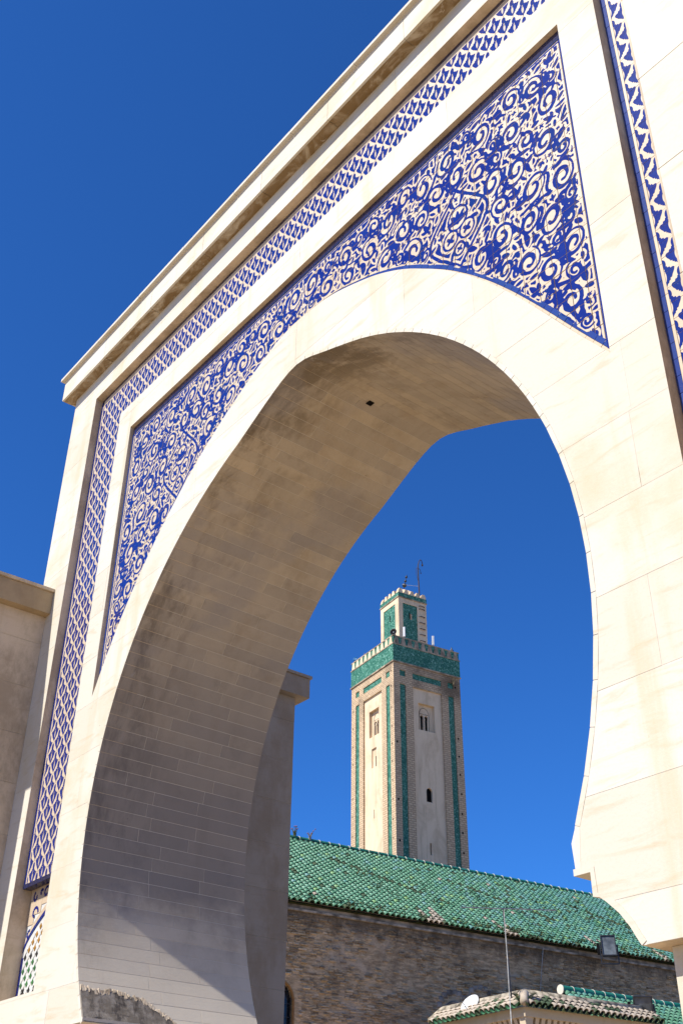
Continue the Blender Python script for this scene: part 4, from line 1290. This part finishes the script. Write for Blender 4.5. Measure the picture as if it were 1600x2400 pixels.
# masonry openings: arched window (partly hidden by the gate), two small openings
wins = [[(-9.85, 4.2 + G), (-8.80, 4.2 + G), (-8.80, 6.15 + G)] + [(-9.325 + .525 * math.cos(q), 6.15 + G + .62 * math.sin(q)) for q in np.linspace(.2, math.pi - .2, 9)] + [(-9.85, 6.15 + G)],
        [(-1.40, 6.0 + G), (-.80, 6.0 + G), (-.80, 7.02 + G), (-1.40, 7.02 + G)],
        [(-2.75, 5.6 + G), (-1.85, 5.6 + G), (-1.85, 6.35 + G)] + [(-2.30 + .45 * math.cos(q), 6.35 + G + .40 * math.sin(q)) for q in np.linspace(.2, math.pi - .2, 7)] + [(-2.75, 6.35 + G)]]
vs, tr = region([(S0, 0), (S1, 0), (S1, 9.0 + G), (S0, 9.0 + G)], wins)
m_ = MB(); extrude_mb(m_, vs, tr, 0, .45, True, True, 0, lambda x, y, z: (x, y, z)); hp('wall', m_, M_wallb)
m_ = MB(); m_.box((S0, .46, 0), (S1, 9.6, 9.0 + G)); m_.box((S0, .44, 0), (S0 + .3, .47, 10)); hp('hall_body', m_, M_black)
# bricks standing proud of the eroded face
bm_ = MB(); rr = random.Random(21)
def in_win(x, z): return any(min(q[0] for q in w) - .16 < x < max(q[0] for q in w) + .16 and min(q[1] for q in w) - .1 < z < max(q[1] for q in w) + .14 for w in wins)
row = 0; z = 5.0 + G
while z < 8.86 + G:
    x = -10.2 - rr.uniform(0, .3); hgt = .075
    while x < 10.2:
        l = rr.uniform(.16, .34)
        lac = math.sin(x * .9 + z * 1.7) + math.sin(x * .37 - z * 2.1 + 1)
        if rr.random() < .55 + .22 * lac and not in_win(x + l/2, z):
            d = rr.uniform(.012, .045) if rr.random() < .8 else rr.uniform(.05, .085); j = [rr.uniform(-.012, .012) for _ in range(8)]
            m = .012
            bm_.hexa([(x, .01, z + j[0]), (x + l - .02, .01, z + j[1]), (x + l - .02, .01, z + hgt - .012 + j[2]), (x, .01, z + hgt - .012 + j[3])][::1],
                     [(x + m, -d + j[0], z + m * .5 + j[4]), (x + l - .02 - m, -d + j[1], z + m * .5 + j[5]), (x + l - .02 - m, -d + .008 + j[2], z + hgt - .024 + j[6]), (x + m, -d + .008 + j[3], z + hgt - .024 + j[7])])
        x += l
    z += hgt + .004; row += 1
hp('brickwork', bm_, M_wallb, 'stuff')
# frames, glass, grille
def arch_frame(w, mat_, r):
    m_ = MB(); m_.tube([(x, .02, z) for x, z in w], r, 6); return m_
w0 = wins[0]
wo_ = hp('window', arch_frame(w0[1:], M_wood, .045), M_wood)
m_ = MB(); m_.box((-9.83, .20, 4.2 + G), (-8.82, .23, 6.8 + G)); hp('window_pane', m_, plain('dark_glass', (.015, .016, .02), .1, .5), par=wo_)
m_ = MB()
for k in range(7): m_.tube([(-9.75 + k * .15, .1, 4.2 + G), (-9.75 + k * .15, .1, 6.68 + G)], .009, 4)
for k in range(6): m_.tube([(-9.83, .1, 4.5 + k * .4 + G), (-8.82, .1, 4.5 + k * .4 + G)], .009, 4)
hp('window_grille', m_, M_darkmetal, par=wo_)
w1 = wins[1]
m_ = MB()
for a, b in (((-1.40, 6.0), (-1.34, 7.02)), ((-.86, 6.0), (-.80, 7.02)), ((-1.34, 6.95), (-.86, 7.02))): m_.box((a[0], .06, a[1] + G), (b[0], .16, b[1] + G))
wo_ = hp('window', m_, M_wood)
m_ = MB()
for k in range(6): m_.tube([(-1.30 + k * .08, .12, 6.0 + G), (-1.30 + k * .08, .12, 6.96 + G)], .008, 4)
hp('window_grille', m_, M_darkmetal, par=wo_)
w2 = wins[2]
hp('window', arch_frame(w2[1:], M_render, .06), M_render)
# rough render round the windows
m_ = MB()
for w, cxw, top in ((wins[2], -2.3, 6.75), (wins[1], -1.1, 7.02)):
    for q in np.linspace(.25, math.pi - .25, 9):
        x = cxw + .68 * math.cos(q); z = top - .30 + G + .62 * math.sin(q)
        m_.hexa([(x - .13, .0, z - .1), (x + .13, .0, z - .1), (x + .12, .0, z + .12), (x - .12, .0, z + .1)], [(x - .08, -.05, z - .06), (x + .09, -.04, z - .07), (x + .07, -.05, z + .08), (x - .08, -.03, z + .07)])
hp('window_render', m_, M_render)
# eaves: string course, cove, roof
m_ = MB(); m_.box((S0, -.10, 9.0 + G), (S1, .3, 9.065 + G)); hp('string_course', m_, plain('weathered_string', (.40, .35, .30), .9, .1, var=.3, sc=3))
m_ = MB(); m_.box((S0, -.05, 9.065 + G), (S1, .4, 9.26 + G)); m_.add([(S0, -.05, 9.24 + G), (S1, -.05, 9.24 + G), (S1, -.24, 9.27 + G), (S0, -.24, 9.27 + G), (S0, .3, 9.45 + G), (S1, .3, 9.45 + G)], [(0, 1, 2, 3), (3, 2, 5, 4)]); hp('eaves_cove', m_, M_render)
EO, EZ, RO, RZ = -.36, 9.20 + G, 4.80, 13.0 + G        # eave and ridge in (y, z)
mo = NT('mossy_roof_bed'); p = mo.pos(); M_moss = mo.fin(mo.mix(mo.ss(mo.noise(p, 3, 6), .4, .65), (.025, .028, .022), (.06, .065, .025)), .95, .05)
m_ = MB()
m_.add([(S0, EO + .1, EZ), (S1, EO + .1, EZ), (S1, RO, RZ - .08), (S0, RO, RZ - .08), (S1, 2 * RO - EO, EZ), (S0, 2 * RO - EO, EZ)], [(0, 1, 2, 3), (3, 2, 4, 5), (0, 5, 4, 1)])
m_.add([(S0, EO + .1, EZ), (S0, RO, RZ - .08), (S0, 2*RO - EO, EZ)], [(0, 1, 2)]); m_.add([(S1, EO + .1, EZ), (S1, RO, RZ - .08), (S1, 2*RO - EO, EZ)], [(0, 2, 1)])
hp('roof_bed', m_, M_moss)

def roof_mat(name, a, b, rough=.5, moss=.18):
    t = NT(name); p = t.pos()
    c = t.mix(t.ss(t.noise(p, 2.6, 4), .35, .65), a, b)
    c = t.mix(t.math('MULTIPLY', t.ss(t.noise(p, 17, 5, .7), .52, .72), moss), c, (.20, .24, .14))
    c = t.mix(t.math('MULTIPLY', t.ss(t.noise(p, .8, 6, .65), .60, .72), moss), c, (.07, .085, .03))
    t.bump(t.noise(p, 25, 4), .2, .005)
    return t.fin(c, rough, .35)
ROOF = [roof_mat('roof_green', (0.115, 0.308, 0.170), (0.138, 0.336, 0.193)), roof_mat('roof_light_green', (0.156, 0.363, 0.216), (0.184, 0.396, 0.248)), roof_mat('roof_deep_green', (0.078, 0.244, 0.129), (0.097, 0.271, 0.147)),
        roof_mat('roof_teal', (0.115, 0.317, 0.230), (0.138, 0.345, 0.262)), roof_mat('roof_blue_green', (0.156, 0.354, 0.299), (0.193, 0.386, 0.336)), roof_mat('roof_yellow_green', (0.213, 0.412, 0.142), (0.270, 0.469, 0.199)),
        roof_mat('roof_bare_clay', (.46, .37, .27), (.55, .46, .36), .8, .2), roof_mat('roof_mossy', (.05, .085, .04), (.09, .13, .06), .8, .5)]
def barrel(r0, r1, L, lift, th=.016, n=6):
    """half-barrel tile lying along -y..: lower end at y=0, upper end at y=L, local z up from the roof plane"""
    m_ = MB(); V = []
    for (r, y, z, k) in ((r0, 0, lift, 0), (r1, L, 0, 0), (r0 - th, 0, lift, 1)):
        for i in range(n + 1):
            a = math.pi * i / n
            V.append((r * math.cos(a), y, z + r * math.sin(a) * .95))
    fs = []; q = n + 1
    for i in range(n):
        fs.append((i, i + 1, q + i + 1, q + i)); fs.append((i + 1, i, 2*q + i, 2*q + i + 1))
    # inner face, short
    for i in range(n + 1):
        a = math.pi * i / n
        V.append(((r0 - th) * math.cos(a), .10, lift + (r0 - th) * math.sin(a) * .95))
    for i in range(n): fs.append((2*q + i + 1, 2*q + i, 3*q + i, 3*q + i + 1))
    m_.add(V, fs); return m_
def tile_field(parent, orig, ex, up_, cols, rows, pitch, expo, rad, pick, name, cap, seed, near):
    """rows of barrel tiles; orig = eave start, ex along the eave, up_ along the slope (unit vectors)"""
    ex, up_ = Vector(ex), Vector(up_); nz = ex.cross(up_).normalized()
    protos = {}
    base = barrel(rad, rad * .80, expo * 1.32, .028)
    lst = []
    rr = random.Random(seed)
    for i in range(cols):
        wob = rr.uniform(-.008, .008)
        for j in range(rows):
            mi = pick(i, j, rr)
            if mi is None: continue
            o = Vector(orig) + ex * (i * pitch + wob + rr.uniform(-.005, .005)) + up_ * (j * expo + rr.uniform(-.012, .012)) + nz * rr.uniform(.0, .008)
            yaw = rr.uniform(-.035, .035)
            lst.append((near(o), o, mi, yaw))
    lst.sort(key=lambda q: q[0])
    st = MB()
    for k, (d, o, mi, yaw) in enumerate(lst):
        e2 = (ex * math.cos(yaw) + up_ * math.sin(yaw)); u2 = (up_ * math.cos(yaw) - ex * math.sin(yaw))
        if k < cap:
            if mi not in protos: protos[mi] = base.mesh(name, [ROOF[mi]], True)
            ob = link(name, protos[mi], parent)
            m4 = Matrix((e2, u2, nz)).transposed().to_4x4(); m4.translation = o
            ob.matrix_local = m4
        else:
            st.add([tuple(o + e2 * v[0] + u2 * v[1] + nz * v[2]) for v in base.v], base.f, mi)
    if st.v: link(name, st.mesh(name, ROOF, True), parent, 'stuff')
slope = Vector((0, RO - EO, RZ - EZ)); SL = slope.length; upv = slope.normalized()
rows_h = 29; expo_h = (SL - .12) / rows_h
def pick_h(i, j, rr):
    x = S0 + i * .235
    q = rr.random()
    teal = .5 + .5 * math.tanh((x - 1.5) / 4)
    cl = math.sin(i * .9) + math.sin(i * .37 + 2)
    if j < 6 and cl > (.95 if -5 < x < 8 else 1.6) and j < 2 + (i * 7) % 5: return 6 if q < .8 else 7
    if j < 2 and q < .12: return 7
    if 9 < j < 22 and math.sin(x * 1.1 + j * .35) > .975 and q < .8: return 7
    if q < .004: return 6
    if q < .03: return 5
    if q < .04 + .55 * teal: return 3
    if q < .05 + .68 * teal: return 4
    if q < .62: return 0
    if q < .86: return 1
    return 2 if q < .985 else 7
HI = HM.inverted(); camL = HI @ Vector((0, 0, G))
def near_h(o):
    w = HM @ o
    return (w - Vector((0, 0, G))).length + (100 if o.x < -9.6 else 0)
tile_field(hall, (S0, EO, EZ + .01), (1, 0, 0), upv, int((S1 - S0) / .235), rows_h, .235, expo_h, .112, pick_h, 'roof_tile', 300, 5, near_h)
# ridge
m_ = MB(); m_.box((S0, RO - .17, RZ - .16), (S1, RO + .17, RZ + .03)); hp('ridge_mortar', m_, M_moss)
rb = MB(); nn = int((S1 - S0) / .47)
def ridge_proto(r, L):
    b = MB(); V = []; n = 10
    for x in (0, L):
        for i in range(n + 1):
            a = -.25 + (math.pi + .5) * i / n; V.append((x, r * math.cos(a), r * math.sin(a)))
    b.add(V, [(i, i + 1, n + 2 + i, n + 1 + i) for i in range(n)])
    b.add([v for v in V[:n + 1]], [tuple(range(n + 1))]); return b
def ring_proto(r, w):
    b = MB(); V = []; n = 10
    for x in (0, w):
        for i in range(n + 1):
            a = -.25 + (math.pi + .5) * i / n; V.append((x, r * math.cos(a), r * math.sin(a)))
    b.add(V, [(i, i + 1, n + 2 + i, n + 1 + i) for i in range(n)])
    for s in (0, 1):
        V2 = []
        for q in (r, r - .03):
            for i in range(n + 1):
                a = -.25 + (math.pi + .5) * i / n; V2.append((s * w, q * math.cos(a), q * math.sin(a)))
        b.add(V2, [(i, i + 1, n + 2 + i, n + 1 + i) for i in range(n)])
    return b
M_ridge = roof_mat('ridge_green', (.012, .13, .085), (.03, .19, .13), .25, .15)
rt_me = ridge_proto(.135, .455).mesh('ridge_tile', [M_ridge], True); rg_me = ring_proto(.15, .022).mesh('ridge_joint', [M_mortar])
for k in range(nn):
    o = link('ridge_tile', rt_me, hall); o.location = (S0 + k * .47, RO, RZ + .03)
    o = link('ridge_joint', rg_me, hall); o.location = (S0 + k * .47 + .453, RO, RZ + .03)
def hw(x, y, z): return tuple(HM @ Vector((x, y, z)))
tuft('flowering weed on the ridge of the green roof, beside the pillar', hw(-6.35, 4.6, 13.1 + G), .42, 14, 8, M_leaf, True)
tuft('thin dry grass on the ridge of the green roof, left of the minaret', hw(-5.6, 4.7, 13.1 + G), .46, 9, 9, M_dry, True)
# moss and grass caught between the tiles
ms = MB(); rr = random.Random(77)
for k in range(900):
    if rr.random() < .55: x = rr.uniform(-9.5, 11); q = rr.uniform(.0, .10)
    else:
        x = rr.choice((-4.2, -2.0, .5, 2.2, 4.6, 6.4, 7.4, 8.3)) + rr.gauss(0, .35); q = rr.gauss(.45, .16)
    if not 0 <= q <= 1: continue
    b = Vector((x, EO, EZ)) + slope * q + Vector((0, -.04, .09))
    for _ in range(3):
        d = Vector((rr.gauss(0, .05), rr.gauss(-.03, .05), rr.uniform(.03, .11))); w = Vector((rr.gauss(0, .02), rr.gauss(0, .02), .0))
        ms.add([tuple(b + w), tuple(b + d), tuple(b - w)], [(0, 1, 2)])
mo2 = hp('moss', ms, M_leaf, 'stuff')

# ------------------------------------------------------------------ gatehouse in front
AZS = R(84.5)
SO = Vector((-24.1, 26.1, 0))
sb = empty('gatehouse', 'small cream building with short tiled eaves and corbels in the lower right corner', 'building', SO, AZS)
SM = Matrix.Translation(SO) @ Matrix.Rotation(AZS, 4, 'Z')
def sp_(name, m_, mats, kind=None, smooth=False, par=None): return m_.obj(name, mats, par or sb, smooth, kind)
M_cream_wall = stone('ochre_plaster', (.60, .49, .34), (.58, .47, .33), (.50, .38, .24), (.46, .35, .22), .5)
LX_, LY_ = 5.75, 4.35
m_ = MB(); m_.box((.30, .30, 0), (LX_, LY_, 5.25 + G)); sp_('body', m_, M_cream_wall)
m_ = MB(); m_.box((0, 0, 5.30 + G), (LX_, LY_, 5.56 + G)); sp_('fascia', m_, M_cream_wall)
cb_ = MB(); cb_.hexa([(-.07, 0, -.62), (.07, 0, -.62), (.07, .06, -.62), (-.07, .06, -.62)], [(-.07, -.24, 0), (.07, -.24, 0), (.07, .06, 0), (-.07, .06, 0)])
cme = cb_.mesh('corbel', [M_cream_wall])
for k in range(24):
    o = link('corbel', cme, sb); o.location = (.30 + k * .235, .30, 5.30 + G)
for k in range(18):
    o = link('corbel', cme, sb); o.location = (.30, .32 + k * .235, 5.30 + G); o.rotation_euler = (0, 0, R(-90))
m_ = MB(); m_.hexa([(.04, .04, 4.66 + G), (.30, .04, 4.66 + G), (.30, .30, 4.66 + G), (.04, .30, 4.66 + G)], [(.04, .04, 5.30 + G), (.31, .04, 5.30 + G), (.31, .31, 5.30 + G), (.04, .31, 5.30 + G)]); sp_('corner_block', m_, M_cream_wall)
# short eaves: right side
ru = Vector((0, .42, .30)).normalized()
m_ = MB(); m_.add([(-.1, -.16, 5.57 + G), (LX_, -.16, 5.57 + G), (LX_, .45, 5.98 + G), (-.1, .45, 5.98 + G)], [(0, 1, 2, 3)]); m_.add([(-.16, -.1, 5.57 + G), (.45, -.1, 5.98 + G), (.45, LY_, 5.98 + G), (-.16, LY_, 5.57 + G)], [(0, 1, 2, 3)]); sp_('eaves_bed', m_, M_moss)
def pick_s(i, j, rr):
    q = rr.random(); return 6 if q < .84 else 7
tile_field(sb, (.12, -.20, 5.58 + G), (1, 0, 0), ru, 24, 3, .235, .20, .108, pick_s, 'eaves_tile', 300, 15, lambda o: o.x)
ru2 = Vector((.42, 0, .30)).normalized()
def pick_s2(i, j, rr):
    q = rr.random(); return 6 if q < .84 else 7
tile_field(sb, (-.20, LY_ - .05, 5.58 + G), (0, -1, 0), ru2, 18, 3, .235, .20, .108, pick_s2, 'eaves_tile', 300, 16, lambda o: o.y)
# pan tiles whose wavy lower edge shows from below
pan = MB(); n = 6; V = []
for y_ in (0, .3):
    for i in range(n + 1):
        a = math.pi + math.pi * i / n; V.append((.115 * math.cos(a), y_, .10 + .105 * math.sin(a)))
for i in range(n + 1):
    a = math.pi + math.pi * i / n; V.append((.10 * math.cos(a), 0, .10 + .09 * math.sin(a)))
pan.add(V, [(i, i + 1, n + 2 + i, n + 1 + i) for i in range(n)] + [(i + 1, i, 2*n + 2 + i, 2*n + 3 + i) for i in range(n)])
pme = pan.mesh('pan_tile', [ROOF[2]], True); pme2 = pan.mesh('pan_tile', [ROOF[7]], True)
for k in range(18):
    o = link('pan_tile', pme if k % 5 else pme2, sb); ex = Vector((0, -1, 0)); nz = ex.cross(ru2)
    m4 = Matrix((ex, ru2, nz)).transposed().to_4x4(); m4.translation = Vector((-.24, LY_ - .17 - k * .235, 5.51 + G)); o.matrix_local = m4
for k in range(24):
    o = link('pan_tile', pme2, sb); ex = Vector((1, 0, 0)); nz = ex.cross(ru)
    m4 = Matrix((ex, ru, nz)).transposed().to_4x4(); m4.translation = Vector((.0 + k * .235, -.24, 5.51 + G)); o.matrix_local = m4
# rounded mortar cap running round the eaves, hip at the corner
cap = MB(); cap.tube([(LX_ + .02, .36, 5.97 + G), (.36, .36, 5.97 + G), (.36, LY_, 5.97 + G), (-.1, LY_ + .12, 5.66 + G)], [.15, .16, .17, .12], 10); sp_('mortar_cap', cap, plain('lichened_mortar', (.42, .36, .27), .95, .05, var=.35, sc=4), smooth=True)
m_ = MB(); m_.tube([(-.14, -.14, 5.66 + G), (.34, .34, 5.99 + G)], [.12, .13], 10); sp_('hip_tile', m_, ROOF[6], smooth=True)

# house with the second green roof
HO = Vector((-25.5, 29.4, 0)); AZ2 = R(85.5)
hs = empty('green_roofed_house', 'low house whose bright green tiled roof edge shows behind the small cream building', 'house', HO, AZ2)
m_ = MB(); m_.box((0, -1.2, 0), (14, 2.0, 5.4 + G)); m_.obj('body', M_cream_wall, hs)
r2u = Vector((0, 1.9, 1.45)).normalized()
m_ = MB(); m_.add([(0, -1.5, 5.30 + G), (14, -1.5, 5.30 + G), (14, .02, 6.52 + G), (0, .02, 6.52 + G), (0, 1.6, 5.3 + G), (14, 1.6, 5.3 + G)], [(0, 1, 2, 3), (3, 2, 5, 4), (0, 3, 4), (1, 5, 2)]); m_.obj('roof_bed', M_moss, hs)
def pick_2(i, j, rr):
    q = rr.random(); return 0 if q < .5 else (1 if q < .8 else (3 if q < .95 else 2))
tile_field(hs, (.14, -1.55, 5.32 + G), (1, 0, 0), Vector((0, 1.57, 1.22)).normalized(), 50, 9, .25, .215, .112, pick_2, 'roof_tile', 300, 31, lambda o: -o.z * 2 + o.x)
M_ridge2 = roof_mat('ridge_bright_green', (.015, .17, .10), (.03, .22, .14), .22, .05)
r2m = ridge_proto(.14, .455).mesh('ridge_tile', [M_ridge2], True)
for k in range(29):
    o = link('ridge_tile', r2m, hs); o.location = (k * .47, .02, 6.58 + G)
    o = link('ridge_joint', rg_me, hs); o.location = (k * .47 + .453, .02, 6.58 + G)
m_ = MB(); m_.lathe([(.0, -.03), (.15, -.025), (.155, .0)], (-.01, .02, 6.58 + G), (1, 0, 0), 14); m_.obj('ridge_end', M_mortar, hs)

# ------------------------------------------------------------------ floodlights, dish, aerial, cables
def flood(label, loc, rz, pitch, w, h, visor):
    e = empty('floodlight', label, 'floodlight', loc, rz, 'floodlights on the roofs')
    cp, sp2 = math.cos(pitch), math.sin(pitch)
    def tr(m_):
        m_.v = [(x, y * cp - z * sp2, y * sp2 + z * cp) for x, y, z in m_.v]; return m_
    a, b = w / 2, h / 2; th = .035
    m_ = MB(); m_.hexa([(-a*.7, .22, -b*.7), (a*.7, .22, -b*.7), (a*.7, .22, b*.7), (-a*.7, .22, b*.7)][::-1], [(-a, .02, -b), (a, .02, -b), (a, .02, b), (-a, .02, b)][::-1])
    m_.box((-a, -.10, -b), (-a + th, .02, b)); m_.box((a - th, -.10, -b), (a, .02, b)); m_.box((-a + th, -.10, -b), (a - th, .02, -b + th)); m_.box((-a + th, -.10, b - th), (a - th, .02, b))
    tr(m_).obj('housing', M_darkmetal, e)
    m_ = MB(); m_.box((-a + th, -.06, -b + th), (a - th, -.045, b - th)); tr(m_).obj('glass', M_glass, e)
    m_ = MB(); m_.box((-a - .05, -.05, -.05), (-a - .002, .05, .05)); m_.box((-a - .07, -.03, -b - .22), (-a - .03, .03, .05)); m_.box((a + .002, -.05, -.05), (a + .05, .05, .05)); m_.box((a + .03, -.03, -b - .22), (a + .07, .03, .05)); m_.box((-a - .07, -.04, -b - .26), (a + .07, .04, -b - .22)); m_.obj('bracket', M_darkmetal, e)
    m_ = MB(); m_.box((-a - .16, -.02, -.30), (-a - .075, .10, .12)); m_.obj('ballast_box', M_black, e)
flood('grey-glassed floodlight tilted down at the eaves of the big green roof', hw(4.55, -.95, 9.28 + G), R(45), R(-12), .56, .80, True)
flood('black floodlight standing on the mortar cap of the small cream building', (-23.9, 31.4, 6.12 + G), R(48), R(14), .60, .58, True)
# satellite dish
d = empty('satellite_dish', 'white satellite dish half hidden behind the tiled edge of the small cream building', 'satellite dish', (-26.75, 26.5, 5.78 + G), R(20))
m_ = MB(); m_.lathe([(r, .35 * r * r) for r in np.linspace(.01, .34, 8)] + [(.345, .046), (.33, .03)] + [(r, .35 * r * r - .012) for r in np.linspace(.32, .01, 7)], (0, 0, .18), (-.25, -.80, .55), 28); m_.obj('reflector', M_white, d, True)
m_ = MB(); m_.tube([(0, .1, -.5), (0, .06, .15)], .025, 6); m_.tube([(0, -.05, -.1), (-.08, -.42, .22)], .012, 5); m_.obj('mount', M_metal, d)
# television aerial
an = empty('television_aerial', 'tall thin television aerial mast with a horizontal boom in front of the green roof', 'antenna', (-24.66, 26.17, 5.6 + G))
m_ = MB(); m_.tube([(0, 0, 0), (-.06, -.06, 2.88)], [.022, .018], 6); m_.obj('mast', M_darkmetal, an)
bd = Vector((.42, .78, .02)).normalized(); b0 = Vector((-.06, -.06, 2.86))
m_ = MB(); m_.tube([b0 - bd * 1.35, b0 + bd * 1.75], .018, 5); m_.obj('boom', M_metal, an)
m_ = MB(); pe = Vector((bd.y, -bd.x, 0))
for k in range(9):
    q = b0 + bd * (-1.3 + k * .36); l = .30 - .015 * k; m_.tube([q - pe * l, q + pe * l], .005, 4)
m_.obj('elements', M_metal, an)
m_ = MB(); q = b0 + bd * .9
m_.tube([q, q + Vector((-.12, -.1, .3))], .007, 4); m_.tube([q, q + Vector((-.05, -.05, -.32))], .007, 4); m_.obj('reflector_arms', M_darkmetal, an)
# cables
def cable(label, pts):
    m_ = MB(); P = [Vector(q) for q in pts]
    m_.tube([q - P[0] for q in P], .016, 5); thing_mesh('hanging_cable', m_, M_cable, label, 'cable', tuple(P[0]), group='pale cables hanging down the hall wall')
cable('pale coaxial cable dropping from the aerial mast in front of the cream building', [(-24.70, 26.13, 8.42 + G), (-24.52, 25.95, 7.0 + G), (-24.30, 25.70, 5.9 + G), (-23.75, 25.12, 5.0 + G), (-23.70, 25.08, 4.2 + G)])
cable('short white cable hanging from the string course left of the big floodlight', [hw(1.93, -.13, 9.05 + G), hw(1.90, -.14, 8.9 + G), hw(1.75, -.12, 8.1 + G), hw(1.62, -.10, 7.35 + G)])
